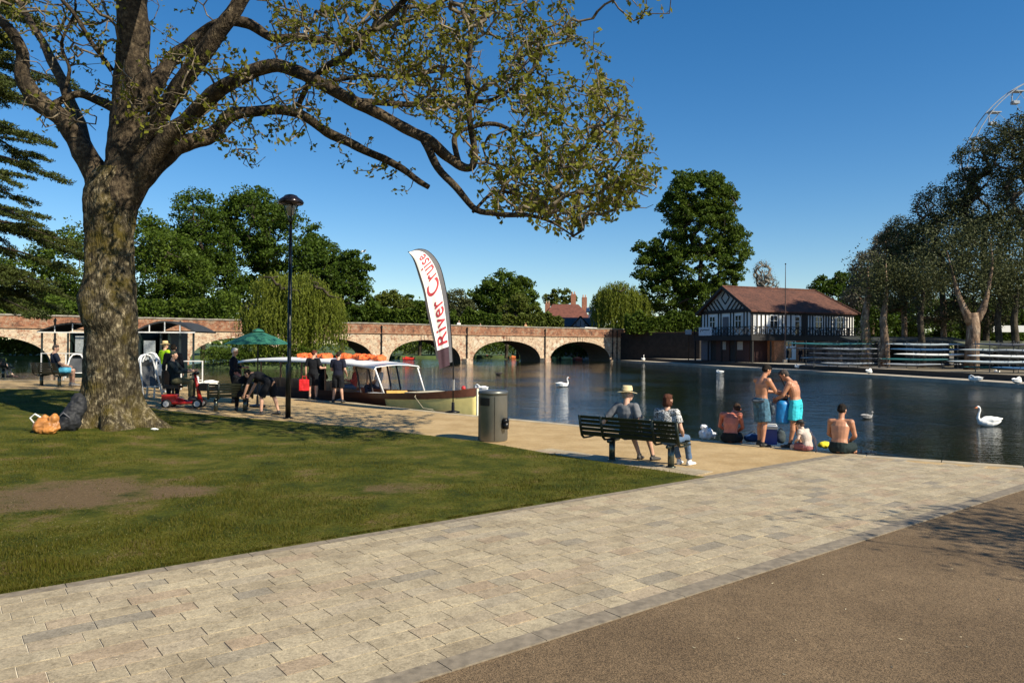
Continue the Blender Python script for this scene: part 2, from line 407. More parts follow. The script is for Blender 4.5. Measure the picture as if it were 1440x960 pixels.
# grass blades
def blades():
    N = 230000
    d = 6.0 / (1 - rng.random(N) * .76); u = rng.uniform(-40, 1040, N)
    x = (u - 720) / F * d; y = d
    ok = inpoly(x, y, LAWN); x = x[ok]; y = y[ok]
    keep = np.ones(len(x), bool)
    for q, sx, sy in ((G(95, 698), 1.5, 1.25), (G(250, 692), .6, .5)):
        rr = ((x - q.x) / sx) ** 2 + ((y - q.y) / sy) ** 2; keep &= (rng.random(len(x)) < np.clip(rr - .25, .06, 1))
    x = x[keep]; y = y[keep]; n = len(x)
    cl = np.array([noise.noise(Vector((i * 2.2, j * 2.2, 0))) for i, j in zip(x, y)]); h = rng.uniform(.010, .034, n) * (1 + 1.1 * cl) * (1 + .5 * np.sin(x * 1.3 + np.cos(y * 1.7))); a = rng.uniform(0, 2 * np.pi, n); w = rng.uniform(.003, .006, n)
    lx = rng.normal(0, .014, n); ly = rng.normal(0, .014, n); z = .016 + np.array([zg(i, j) for i, j in zip(x, y)])
    V = np.stack([np.stack([x - np.cos(a) * w, y - np.sin(a) * w, z], 1), np.stack([x + np.cos(a) * w, y + np.sin(a) * w, z], 1),
                  np.stack([x + lx, y + ly, z + h], 1)], 1).reshape(-1, 3)
    tag(npmesh('grass', V, np.arange(3 * n).reshape(-1, 3), leafmat('grass_blade', (.040, .052, .004), (.076, .084, .007), (.135, .11, .020), .3)),
        'short green grass on the lawn beside the paved path', 'grass', kind='stuff')
blades()
def edge_tufts():
    n = 26000; s = rng.uniform(-13, 4.6, n); w = PW + rng.exponential(.018, n) * -1 + .015; m_ = np.array([noise.noise(Vector((q * 3.1, 5, 0))) for q in s]) > -.12; s = s[m_]; w = w[m_]; n = len(s)
    w = np.where(rng.random(n) < .25, PW - rng.random(n) * .07 * np.abs(np.sin(s * 5)), w)
    x = P0.x + T.x * s + Nn.x * w; y = P0.y + T.y * s + Nn.y * w; a = rng.uniform(0, 6.28, n); h = rng.uniform(.012, .04, n); r = .004; z = np.full(n, .012)
    V = np.stack([np.stack([x - np.cos(a) * r, y - np.sin(a) * r, z], 1), np.stack([x + np.cos(a) * r, y + np.sin(a) * r, z], 1), np.stack([x + rng.normal(-.008, .018, n) + T.y * .015, y + rng.normal(0, .018, n) - T.x * .015, z + h], 1)], 1).reshape(-1, 3)
    tag(npmesh('grass', V, np.arange(3 * n).reshape(-1, 3), MATS['grass_blade']), 'ragged fringe of grass creeping over the kerb of the path', 'grass', kind='stuff')
edge_tufts()
def base_tufts():
    c = G(160, 606); n = 9000; q = rng.uniform(0, 6.28, n); r = .80 + .26 * np.sin(5 * q + .6) + rng.exponential(.12, n); x = c.x + np.cos(q) * r; y = c.y + np.sin(q) * r; a = rng.uniform(0, 6.28, n); h = rng.uniform(.03, .09, n)
    z = .014 + np.array([zg(i, j) for i, j in zip(x, y)]); w = .005
    V = np.stack([np.stack([x - np.cos(a) * w, y - np.sin(a) * w, z], 1), np.stack([x + np.cos(a) * w, y + np.sin(a) * w, z], 1), np.stack([x + rng.normal(0, .03, n), y + rng.normal(0, .03, n), z + h], 1)], 1).reshape(-1, 3)
    tag(npmesh('grass', V, np.arange(3 * n).reshape(-1, 3), MATS['grass_blade']), 'longer unmown grass round the foot of the big plane tree', 'grass', kind='stuff')
base_tufts()
# fallen bits on lawn and gravel
mb = MB()
for k in range(560):
    if k < 300: p = G(random.gauss(110, 110), random.uniform(655, 800))
    elif k < 420: p = G(random.uniform(600, 1440), random.uniform(780, 955))
    else: p = G(random.uniform(-100, 1200), random.uniform(680, 955))
    if k < 300 and not inpoly(np.array([p.x]), np.array([p.y]), LAWN)[0]: continue
    if 300 <= k < 420 and (Vector((p.x, p.y)) - P0).dot(Nn) > -.05: continue
    if 300 <= k < 420 and k % 4: continue
    if k >= 420 and not .02 < (Vector((p.x, p.y)) - P0).dot(Nn) < PW: continue
    a = random.random() * 6.3; r = random.uniform(.004, .012) if k < 300 else random.uniform(.008, .02) * (1 if k < 420 else .7); z = .021 + zg(p.x, p.y) if k < 300 else (.007 if k < 420 else .019)
    mb.add([(p.x + r * math.cos(a), p.y + r * math.sin(a), z + .004), (p.x + r * .35 * math.cos(a + 1.6), p.y + r * .35 * math.sin(a + 1.6), z), (p.x - r * math.cos(a), p.y - r * math.sin(a), z + .006), (p.x - r * .35 * math.cos(a + 1.6), p.y - r * .35 * math.sin(a + 1.6), z)], [(0, 1, 2, 3)])
tag(mb.build('leaf_litter', mat('litter', (.45, .38, .24), .8, var=.5, scale=2)), 'scattered dry petals and bits of leaf on worn turf and gravel', 'litter', kind='stuff')

# far bank: landing stage along the water, then the hard behind it
FB = [(17.3, 119), (22.5, 103.5), (25.3, 93), (30.2, 64.5), (32.6, 47.4), (36, 20), (48, -14)]
def strip(L, o0, o1, z0, z1):
    A = offset_line(L, -o0); B = offset_line(L, -o1); m = MB()
    for i in range(len(L) - 1):
        m.prism([A[i], A[i + 1], B[i + 1], B[i]], z0, z1)
    return m
FB = [(G(872, 508.5, WATER).x, G(872, 508.5, WATER).y), (G(1000, 517, WATER).x, G(1000, 517, WATER).y), (G(1200, 529.5, WATER).x, G(1200, 529.5, WATER).y), (G(1440, 545.5, WATER).x, G(1440, 545.5, WATER).y)]
dl = (Vector(FB[3]) - Vector(FB[2])).normalized(); FB.append(tuple(Vector(FB[3]) + dl * 60)); 
FARL = [(p[0], p[1]) for p in FB]
t0 = (Vector(FB[1]) - Vector(FB[0])).normalized()
mb = MB(); wd = 2.6
A = FB; Bq = [(x + wd * .93, y + wd * .36) for x, y in FB]
for i in range(len(A) - 1): mb.prism([A[i], A[i + 1], Bq[i + 1], Bq[i]][::1], -1.6, -.08)
struct(mb.build('landing_stage', M_far))
mb = MB(); C0 = Bq[0]
poly = Bq + [(400, -80), (1600, -80), (1600, 1700), (200, 1700), (24, 190), (19.6, 120.5)]
mb.prism(poly, -1.6, .28); struct(mb.build('far_ground', mat('far_ground', (.16, .13, .085), .95, var=.3, scale=.2)))
mb = MB(); 
for i in range(len(Bq) - 1):
    a = Vector((*Bq[i], .12)) + Vector((-.03, -.01, 0)); b = Vector((*Bq[i + 1], .12)) + Vector((-.03, -.01, 0)); mb.bar(a, b, .06, .42)
struct(mb.build('stage_wall', mat('dark_timber', (.03, .025, .02), .8)))
mb = MB(); Cq = [(x + 5.2, y + 2.0) for x, y in Bq[:3]]; Bs = [(x + .3, y + .1) for x, y in Bq[:3]]
mb.prism([Bs[0], Bs[1], Bs[2], Cq[2], Cq[1], Cq[0]], .27, .30); struct(mb.build('boathouse_hard', M_far))
# land upstream, behind the bridge
mb = MB()
mb.prism([(-500, 60), (-75, 93), (-60, 112), (-42, 118), (-20, 126), (5, 140), (18, 150), (24.2, 190), (200, 1700), (-1500, 1700), (-1500, 200)][::-1], -1.5, .15)
struct(mb.build('upstream_meadow', mat('meadow', (.06, .095, .025), .95, var=.35, scale=.35)))
# islet carrying the willow
mb = MB(); c = W(372, 520, 74); mb.lathe((0, 0, 0), [(10.5, -.9), (10.2, -.3), (8.5, .05), (5, .3), (0.1, .42)], 28)
isl = struct(mb.build('grassy_bank', mat('bank_grass', (.05, .075, .02), .95, var=.4, scale=.8), smooth=True)); isl.location = (c.x, c.y, 0); isl.scale = (.82, .22, .8)
# ------------------------------------------------------------------ trees
def leaves(C, size, asp=.6, flat=0.0, vert=False, jitter=.35):
    """rhombic leaves centred at C (N,3)"""
    n = len(C); a = rng.normal(size=(n, 3)); b = rng.normal(size=(n, 3))
    if vert: a[:, 2] -= 3.5; 
    if flat: a[:, 2] *= (1 - flat); b[:, 2] *= (1 - flat)
    a /= np.linalg.norm(a, axis=1)[:, None]; b -= a * (a * b).sum(1)[:, None]; b /= np.linalg.norm(b, axis=1)[:, None]
    s = size * rng.uniform(1 - jitter, 1 + jitter, n)[:, None]
    V = np.stack([C - a * s, C + b * s * asp, C + a * s, C - b * s * asp], 1).reshape(-1, 3)
    return V, np.arange(4 * n).reshape(-1, 4)
def grow(nodes0, parents0, targets, step, jit=.18, sag=0.0):
    n0 = len(nodes0); cap = n0 + len(targets) * 40
    P = np.zeros((cap, 3)); P[:n0] = nodes0; par = list(parents0); n = n0
    d0 = np.array([np.min(((nodes0 - t) ** 2).sum(1)) for t in targets]); tips = []
    for k in np.argsort(d0):
        t = targets[k]; dd = ((P[:n] - t) ** 2).sum(1); i = int(np.argmin(dd)); L = math.sqrt(dd[i]); m = min(38, max(1, int(math.ceil(L / step))))
        a = P[i].copy(); prev = i; off = rng.normal(size=3) * L * .14; 
        for j in range(1, m + 1):
            f = j / m; q = a + (t - a) * f + off * math.sin(math.pi * f); q[2] += sag * L * math.sin(math.pi * f)
            if j < m: q = q + rng.normal(size=3) * step * jit
            P[n] = q; par.append(prev); prev = n; n += 1
        tips.append(prev)
    return P[:n], np.array(par), tips
def pipe(par, n, tips, r0, ex, rfix=None, rmax=9):
    cnt = np.zeros(n)
    for t in tips: cnt[t] += 1
    for i in range(n - 1, -1, -1):
        if par[i] >= 0 and par[i] != i: cnt[par[i]] += cnt[i]
    r = np.minimum(r0 * np.maximum(cnt, 1) ** ex, rmax)
    if rfix is not None:
        m = ~np.isnan(rfix); r[:len(rfix)][m] = rfix[m]
    return r
def seg_mesh(P, par, r, start, ns=4):
    idx = np.array([i for i in range(start, len(P)) if par[i] >= 0]); a = P[par[idx]]; b = P[idx]; rb = r[idx]; ra = np.minimum(r[par[idx]], rb * 1.35)
    t = b - a; L = np.linalg.norm(t, axis=1)[:, None] + 1e-9; t = t / L
    ref = np.tile(np.array([.3, .2, .93]), (len(t), 1)); ref[np.abs((t * ref).sum(1)) > .9] = (1, 0, 0)
    u = np.cross(t, ref); u /= np.linalg.norm(u, axis=1)[:, None]; w = np.cross(t, u); V = []
    for k in range(ns):
        q = 2 * math.pi * k / ns; dd = u * math.cos(q) + w * math.sin(q); V += [a + dd * ra[:, None] - t * (rb * .3)[:, None], b + dd * rb[:, None] + t * (rb * .3)[:, None]]
    V = np.stack(V, 1).reshape(-1, 3); m = len(idx); base = (np.arange(m) * 2 * ns)[:, None]; Fs = []
    for k in range(ns):
        k2 = (k + 1) % ns; Fs.append(base + np.array([2 * k, 2 * k2, 2 * k2 + 1, 2 * k + 1]))
    return V, np.concatenate(Fs)
def spline(pts, n=6):
    pts = [np.array(p, float) for p in pts]; out = []
    for i in range(len(pts) - 1):
        p0 = pts[max(i - 1, 0)]; p1 = pts[i]; p2 = pts[i + 1]; p3 = pts[min(i + 2, len(pts) - 1)]
        for k in range(n):
            t = k / n; out.append(.5 * ((2 * p1) + (-p0 + p2) * t + (2 * p0 - 5 * p1 + 4 * p2 - p3) * t * t + (-p0 + 3 * p1 - 3 * p2 + p3) * t ** 3))
    out.append(pts[-1]); return out

# --- the big plane tree in the left foreground
def plane_tree():
    D = 17.3
    root = thing('plane_tree', 'huge plane tree on the lawn, its long limbs reaching right over the river', 'tree', tuple(G(160, 606)))
    root.location.z = .12; inv = Vector(root.location)
    # trunk
    tr = [(161, 613, .80), (160, 598, .74), (158, 575, .68), (157, 540, .64), (155, 500, .61), (155, 450, .585), (154, 400, .57), (153, 350, .54), (153, 310, .58), (154, 285, .62), (160, 262, .60), (172, 240, .54)]
    pts = [(*(W(x, y, D) - inv), r) for x, y, r in tr]; sp = spline(pts, 16)
    mb = MB(); n = 96; k = len(sp)
    for i, p in enumerate(sp):
        for j in range(n):
            q = 2 * math.pi * j / n; z = p[2]
            fl = max(0, 1 - z / 1.1)
            rr = p[3] * .94 * (1 + .05 * math.sin(3 * q + 1.2) + .03 * math.sin(7 * q + z) + fl ** 2.2 * (.34 + .34 * math.sin(5 * q + .6) + .16 * math.sin(9 * q)))
            nz = noise.noise(Vector((math.cos(q) * 1.6, math.sin(q) * 1.6, z * .9))) * .05 + noise.noise(Vector((math.cos(q) * 5, math.sin(q) * 5, z * 3))) * .03 - abs(noise.noise(Vector((math.cos(q) * 9, math.sin(q) * 9, z * 2.2)))) * .05 + noise.noise(Vector((math.cos(q) * 22, math.sin(q) * 22, z * 9))) * .014
            b = math.exp(-((z - 3.0) / .4) ** 2) * max(0, math.cos(q - math.pi)) * .16 + math.exp(-((z - 2.5) / .3) ** 2) * max(0, math.cos(q + 1.2)) ** 3 * .12 - math.exp(-((z - 2.2) / .22) ** 2) * max(0, math.cos(q + 1.75)) ** 4 * .10 + math.exp(-((z - 1.2) / .4) ** 2) * max(0, math.cos(q + .6)) ** 3 * .07
            rr += nz + b
            mb.v.append((p[0] + rr * math.cos(q), p[1] + rr * math.sin(q), z if i else -.1))
    for i in range(k - 1):
        for j in range(n):
            j2 = (j + 1) % n; mb.f.append((i * n + j, i * n + j2, (i + 1) * n + j2, (i + 1) * n + j)); mb.m.append(0)
    mb.f.append(tuple((k - 1) * n + j for j in range(n))); mb.m.append(0)
    trunk = mb.build('trunk', M_bark, root, True)
    limbs = [  # (px, py, depth, radius)
        [(158, 300, 17.3, .54), (178, 240, 17.3, .5), (182, 180, 17.2, .46), (186, 110, 17, .42), (188, 40, 16.8, .37), (190, -60, 16.6, .34), (215, -180, 16.3, .3), (230, -300, 16, .2), (240, -420, 16, .08)],
        [(150, 300, 17.3, .45), (138, 258, 17.3, .36), (112, 205, 17.2, .28), (88, 168, 17.1, .25), (55, 142, 17.0, .24), (33, 112, 16.8, .19), (27, 75, 16.7, .15), (8, 38, 16.5, .13), (-30, 0, 16.4, .11), (-90, -60, 16, .08), (-140, -150, 16, .04)],
        [(175, 275, 17.3, .4), (212, 238, 17.3, .30), (240, 212, 17.5, .25), (278, 196, 17.7, .22), (306, 182, 17.9, .2), (330, 160, 18, .18), (375, 156, 18.1, .15), (412, 158, 18.2, .145), (445, 174, 18.2, .14), (485, 197, 18.2, .135), (525, 217, 18.2, .12), (565, 238, 18.2, .11), (602, 264, 18.2, .08)],
        [(185, 262, 17.3, .35), (212, 222, 17.1, .27), (238, 190, 16.9, .24), (272, 158, 16.6, .22), (303, 130, 16.3, .2), (345, 106, 16, .18), (388, 92, 15.8, .17), (422, 102, 15.6, .16), (455, 122, 15.5, .15), (495, 142, 15.4, .15), (535, 162, 15.4, .14), (575, 184, 15.3, .13), (603, 200, 15.2, .13), (630, 223, 15.2, .12), (650, 236, 15.2, .1), (664, 232, 15.1, .085), (668, 205, 15.05, .08), (664, 180, 15, .075), (658, 130, 15, .07), (661, 60, 15, .06), (668, -20, 15, .05), (680, -120, 15, .03)],
        [(185, 215, 17.2, .33), (215, 178, 17, .27), (245, 132, 16.8, .24), (282, 82, 16.5, .22), (312, 40, 16.3, .21), (338, 0, 16.2, .2), (370, -60, 16, .2), (400, -140, 15.8, .15), (440, -220, 15.6, .08)],
        [(200, 150, 17.2, .25), (238, 88, 17.6, .19), (262, 66, 17.7, .17), (284, 48, 17.8, .16), (318, 31, 17.9, .15), (348, 34, 18, .15), (382, 52, 18, .13), (420, 52, 18, .12), (470, 58, 18.2, .1), (540, 40, 18.4, .08), (610, 10, 18.6, .06), (690, -30, 18.6, .04)],
        [(420, 148, 17.9, .08), (440, 110, 16.6, .075), (482, 80, 15.6, .09), (522, 45, 15.3, .085), (572, -2, 15, .07), (640, -80, 14.6, .05)],
        [(595, 195, 15.2, .1), (612, 228, 15, .09), (640, 264, 14.9, .085), (668, 296, 14.8, .075), (705, 303, 14.7, .065), (742, 304, 14.6, .05), (775, 314, 14.5, .035), (806, 331, 14.4, .015)],
        [(505, 142, 15.4, .08), (570, 146, 15.9, .075), (610, 142, 16.1, .07), (680, 142, 16.3, .055), (730, 117, 16.4, .045), (765, 74, 16.5, .03)],
        [(645, 232, 15.2, .08), (640, 190, 15.5, .06), (672, 176, 15.8, .055), (712, 180, 16, .05), (752, 212, 16, .045), (808, 232, 16, .035), (868, 175, 16, .02)],
        [(440, 118, 16.0, .06), (520, 108, 16.2, .055), (600, 106, 16.4, .045), (628, 95, 16.5, .03)],
        [(158, 100, 17.0, .07), (131, 64, 16.7, .06), (102, 18, 16.5, .055), (82, -10, 16.4, .05), (60, -80, 16.2, .03)],
        [(70, 150, 17, .1), (110, 132, 17.2, .1), (150, 145, 17.3, .13), (175, 160, 17.3, .15)],
        [(88, 140, 17, .05), (97, 100, 17, .045), (88, 62, 16.9, .04), (103, 20, 16.9, .03), (96, -40, 17, .02)],
        [(665, 298, 14.8, .04), (700, 268, 15.3, .04), (750, 282, 15.5, .035), (800, 272, 15.6, .03), (850, 258, 15.8, .022), (912, 275, 16, .012)],
        [(190, -40, 16.6, .3), (260, -130, 14.5, .22), (340, -260, 12.8, .14), (430, -420, 11.5, .06)],
        [(190, -60, 16.6, .25), (90, -160, 15, .16), (10, -260, 13.8, .1), (-60, -400, 13, .05)],
        [(150, 295, 17.4, .3), (120, 200, 18.3, .2), (60, 60, 20, .13), (-20, -60, 21.5, .06)],
    ]
    mb = MB(); NP = []; PR = []; RF = []
    for L in limbs:
        pts = [(*(W(x, y, d) - inv), r * (.84 if r < .34 else .9)) for x, y, d, r in L]; sp = spline(pts, 5)
        sp = [np.array(p) for p in sp]
        for i, p in enumerate(sp):
            nz = noise.noise_vector(Vector(p[:3]) * 1.4) * .07; p[:3] += np.array(nz) * min(1, i / 8); p[3] *= 1 + .16 * noise.noise(Vector(p[:3]) * 3)
        mb.tube([p[:3] for p in sp], [max(.008, p[3]) for p in sp], 12)
        for i, p in enumerate(sp):
            if p[3] < .36 : NP.append(p[:3]); PR.append(-1); RF.append(p[3])
    mb.build('limbs', M_limb, root, True)
    regs = [([(372, 0), (790, 0), (828, 60), (850, 108), (890, 140), (896, 180), (920, 215), (926, 275), (872, 290), (860, 306), (805, 328), (760, 315), (700, 300), (672, 262), (700, 225), (640, 185), (565, 145), (500, 130), (440, 100), (400, 72)], 1620, (12.8, 18.6)),
            ([(660, 215), (905, 190), (922, 272), (860, 305), (700, 298)], 330, (13.5, 17)),
            ([(225, 60), (480, 60), (480, 150), (400, 215), (320, 200), (225, 190)], 250, (14.2, 18.5)),
            ([(130, 60), (260, 60), (260, 175), (140, 175)], 70, (15.0, 16.6)),
            ([(315, 180), (395, 190), (385, 235), (350, 245), (320, 210)], 22, (16, 18)),
            ([(10, 0), (165, 0), (160, 175), (120, 190), (30, 170)], 130, (15.2, 18.5)),
            ([(470, 185), (560, 225), (575, 262), (520, 262), (470, 215)], 26, (17.6, 18.8)),
            ([(-250, -420), (470, -420), (520, -10), (-250, -10)], 900, (11.5, 21)), ([(400, -420), (640, -400), (800, -150), (800, -10), (450, -10)], 800, (12.5, 19)),
            ([(850, -60), (930, -30), (948, 8), (915, 38), (895, 15), (865, 5)], 26, (14, 15.5)),
            ([(-100, -60), (300, -60), (250, 40), (-60, 60)], 120, (18, 22))]
    TG = []
    for poly, cnt, (d0, d1) in regs:
        xs = np.array([p[0] for p in poly]); ys = np.array([p[1] for p in poly]); got = 0
        while got < cnt:
            x = rng.uniform(xs.min(), xs.max(), cnt * 2); y = rng.uniform(ys.min(), ys.max(), cnt * 2); ok = inpoly(x, y, poly)
            for a, b in zip(x[ok], y[ok]):
                nv = noise.noise(Vector((a * .018, b * .018, 3))) 
                if rng.random() > .62 + nv * 1.1: continue
                d = rng.uniform(d0, d1); a += rng.normal() * 9; b += rng.normal() * 7; TG.append(np.array(W(a, b, d) - inv)); got += 1
                if got >= cnt: break
    TG = np.array(TG)
    P, par, tips = grow(np.array(NP), PR, TG, .22, .2)
    r = pipe(par, len(P), tips, .008, .40, np.array(RF), .05)
    V, Fc = seg_mesh(P, par, r, len(NP), 4); npmesh('twigs', V, Fc, bark_mat('twig_bark', (.07, .055, .04), (.15, .125, .09), (.28, .24, .18), 3, (1, 1, 1), .2), root)
    C = []
    for t in tips:
        wx = P[t][0] + inv.x; bare = .62 if wx < -7.5 else (.35 if wx < -3.8 else .14)
        if P[t][2] < 9 and rng.random() < bare: continue
        for q in range(2):
            c = P[t] + rng.normal(size=3) * .03 * q; m = int(rng.integers(2, 8) * rng.uniform(.6, 1.2))
            C.append(c + rng.normal(size=(m, 3)) * .055)
            t = par[t]
            if t < len(NP): break
    C = np.concatenate(C); V, Fc = leaves(C, .056, .62)
    npmesh('leaves', V, Fc, leafmat('plane_leaf', (.15, .17, .015), (.25, .235, .03), (.08, .085, .012), .45), root)
    return root
plane_tree()

# --- background trees
LM = {
 'dark': leafmat('leaf_dark', (.055, .10, .010), (.092, .145, .014), (.026, .046, .008), .35),
 'mid': leafmat('leaf_mid', (.075, .125, .012), (.115, .165, .018), (.034, .058, .010), .35),
 'olive': leafmat('leaf_olive', (.11, .145, .020), (.155, .18, .03), (.06, .075, .014), .35),
 'willow': leafmat('leaf_willow', (.17, .205, .020), (.23, .265, .035), (.085, .105, .018), .45),
 'brown': leafmat('leaf_brown', (.070, .080, .028), (.105, .115, .044), (.038, .045, .018), .2),
 'grey': leafmat('leaf_grey', (.15, .145, .10), (.20, .19, .13), (.09, .09, .06), .15),
 'cedar': leafmat('leaf_cedar', (.055, .075, .016), (.10, .115, .02), (.022, .032, .010), .15),
}
def bg_tree(name, label, d, base, blobs, kind, n, ls, group=None, nb=70, bark=None, dens=1.0, clump=1.0, sparse=0.0, zb=.15, lit=None, trunk_r=.35):
    """blobs: (px, py, rx px, ry px[, depth offset]) ellipsoids; base: px of the foot"""
    k = d / F; foot = W(base, 480, d); foot.z = zb
    root = thing(name, label, 'tree', foot, 0, group); B = []
    for b in blobs:
        c = W(b[0], b[1], d) - foot; rx = b[2] * k; rz = b[3] * k; ry = (rx + rz) * .5
        B.append((np.array(c) + np.array([0, b[4] if len(b) > 4 else 0, 0]), np.array([rx, ry, rz])))
    vol = np.array([r[0] * r[1] * r[2] for c, r in B]) ** (2 / 3); vol /= vol.sum()
    nb = int(nb * 1.7); n = int(n * 1.5); ls *= .8; ncl = int(nb * 3); Cs = []
    for (c, r), v in zip(B, vol):
        m = max(4, int(ncl * v)); u = rng.normal(size=(m, 3)); u /= np.linalg.norm(u, axis=1)[:, None]
        rad = rng.uniform(.35, 1.0, m) ** .5; Cs.append(c + u * r * (rad * .93)[:, None])
    Cs = np.concatenate(Cs); per = max(3, n // len(Cs)); L = []
    R0 = float(np.mean([r.mean() for c, r in B])) * .30 * clump
    for c in Cs:
        s = R0 * rng.uniform(.5, 1.25); m = int(per * rng.uniform(.5, 1.5)); u = rng.normal(size=(m, 3)); u /= np.linalg.norm(u, axis=1)[:, None]
        q = u * (rng.uniform(.2, 1, m) ** .5)[:, None] * np.array([s, s, s * .62]); q[:, 2] -= .25 * (q[:, 0] ** 2 + q[:, 1] ** 2) / max(s, .1)
        L.append(c + q)
    L = np.concatenate(L); L[:, 2] = np.maximum(L[:, 2], .1)
    V, Fc = leaves(L, ls); npmesh('crown', V, Fc, LM[kind], root)
    # trunk with limbs
    top = max((c[2] + r[2]) for c, r in B); tp = [np.array([0, 0, z]) + np.array([math.sin(z * .4) * .15, 0, 0]) for z in np.linspace(-.3, top * .6, 8)]
    tg = Cs[rng.choice(len(Cs), min(nb, len(Cs)), replace=False)]
    P, par, tips = grow(np.array(tp), [-1] + list(range(7)), tg, max(.5, top * .05), .12)
    r = pipe(par, len(P), tips, .02 * d / 60, .5, None, trunk_r)
    V, Fc = seg_mesh(P, par, r, 1, 6); npmesh('trunk', V, Fc, bark or M_dbark, root, True)
    return root
def willow(name, label, d, base, blobs, n, ls, zb=.2, group=None):
    k = d / F; foot = W(base, 480, d); foot.z = zb; root = thing(name, label, 'tree', foot, 0, group); L = []; tg = []
    for (px, py, rx, ry, drop) in blobs:
        c = np.array(W(px, py, d) - foot); R = np.array([rx * k, rx * k * .85, ry * k]); m = int(n * rx)
        u = rng.normal(size=(m, 3)); u[:, 2] = np.abs(u[:, 2]); u /= np.linalg.norm(u, axis=1)[:, None]; s = c + u * R * rng.uniform(.75, 1.0, m)[:, None]
        tg.append(s[:12])
        for p in s:
            Ln = drop * k * rng.uniform(.45, 1.1); Ln = min(Ln, p[2] - .3); cnt = max(3, int(Ln / (ls * .9))); f = np.linspace(0, 1, cnt)[:, None]
            o = rng.normal(size=3) * np.array([.35, .35, 0]); q = p + np.array([0, 0, -Ln]) * f + o * np.sin(f * 2.2); L.append(q + rng.normal(size=q.shape) * ls * .35)
    L = np.concatenate(L); V, Fc = leaves(L, ls, .34, vert=True); npmesh('crown', V, Fc, LM['willow'], root)
    tp = [np.array([0, 0, z]) for z in np.linspace(-.3, 3, 5)]; P, par, tips = grow(np.array(tp), [-1, 0, 1, 2, 3], np.concatenate(tg), .8, .1)
    r = pipe(par, len(P), tips, .05, .5, None, .4); V, Fc = seg_mesh(P, par, r, 1, 6); npmesh('trunk', V, Fc, M_dbark, root, True); return root

GRP = 'trees beyond the brick bridge'
bg_tree('broadleaf_tree', 'dark green rounded tree left of the trunk of the plane tree, behind the cedar boughs', 108, 60, [(40, 400, 60, 60), (100, 370, 45, 62), (20, 440, 60, 30), (100, 430, 40, 35)], 'mid', 14000, .26, GRP)
bg_tree('broadleaf_tree', 'olive green tree just right of the plane tree trunk, beyond the hut', 104, 225, [(225, 370, 45, 72), (205, 340, 25, 45), (220, 430, 60, 30), (262, 385, 40, 45)], 'mid', 15000, .25, GRP)
bg_tree('broadleaf_tree', 'tall dark tree with a pointed top right of the plane tree trunk', 112, 285, [(276, 300, 30, 42), (290, 340, 46, 52), (265, 360, 36, 50), (300, 400, 50, 50)], 'dark', 16000, .25, GRP)
bg_tree('broadleaf_tree', 'largest dark green tree behind the street lamp, broad domed crown', 118, 375, [(355, 315, 58, 55), (400, 340, 62, 55), (330, 370, 55, 60), (440, 375, 52, 48), (390, 420, 80, 40), (335, 292, 30, 30), (372, 290, 30, 30)], 'dark', 34000, .27, GRP, nb=110)
bg_tree('broadleaf_tree', 'dark tree right of the street lamp with a ragged edge against the sky', 116, 480, [(470, 385, 42, 42), (500, 372, 22, 26), (505, 400, 14, 18), (480, 425, 45, 35), (450, 400, 36, 36)], 'dark', 18000, .25, GRP)
bg_tree('broadleaf_tree', 'low olive tree over the bridge left of the banner, pale twigs on top', 122, 548, [(548, 432, 32, 24), (570, 440, 24, 18), (525, 440, 24, 20), (548, 418, 14, 12)], 'olive', 8000, .24, GRP)
bg_tree('broadleaf_tree', 'small dark tree low behind the banner', 130, 590, [(585, 440, 16, 18), (605, 440, 20, 16), (575, 425, 10, 12)], 'dark', 5000, .24, GRP)
bg_tree('broadleaf_tree', 'brownish tree right beside the banner, above the bridge', 128, 645, [(640, 430, 24, 26), (655, 440, 20, 22)], 'brown', 6000, .22, GRP)
bg_tree('broadleaf_tree', 'rounded green tree with a high domed top between banner and red roofed house', 130, 712, [(712, 402, 34, 25), (735, 415, 22, 26), (690, 420, 26, 26), (670, 415, 12, 16), (715, 430, 45, 22)], 'mid', 15000, .26, GRP)
bg_tree('blossoming_tree', 'pale green rounded tree in front of the domed tree, right above the bridge', 124, 728, [(728, 425, 16, 14), (750, 438, 14, 10), (712, 436, 14, 10)], 'olive', 4500, .2, GRP)
bg_tree('cedar_tree', 'thin layered pine tree behind the chimneys of the red roofed house', 165, 785, [(775, 418, 14, 6), (790, 410, 16, 5), (800, 420, 14, 6), (785, 425, 20, 8)], 'olive', 3000, .25, GRP, nb=30)
bg_tree('lime_tree', 'very tall full dark green tree left of the timber framed boathouse', 122, 985, [(985, 275, 45, 36), (955, 290, 30, 30), (1012, 290, 30, 36), (990, 325, 58, 42), (945, 345, 36, 26), (905, 350, 18, 14), (1030, 350, 28, 40), (980, 380, 72, 40), (915, 378, 28, 22), (1000, 420, 62, 30), (935, 415, 40, 32), (960, 250, 16, 12), (1003, 252, 20, 12)], 'mid', 62000, .25, nb=280, clump=.74, sparse=.2)
willow('willow_tree', 'broad weeping willow hanging over the bridge behind the green parasol', 74, 405, [(385, 410, 34, 30, 70), (425, 415, 42, 36, 85), (455, 432, 32, 28, 70), (360, 440, 24, 20, 50), (395, 440, 52, 26, 65)], 9, .13, .3)
willow('willow_tree', 'yellow green weeping willow at the right end of the bridge', 120, 875, [(870, 420, 34, 26, 55), (895, 430, 24, 20, 45), (850, 425, 18, 20, 40)], 13, .2)
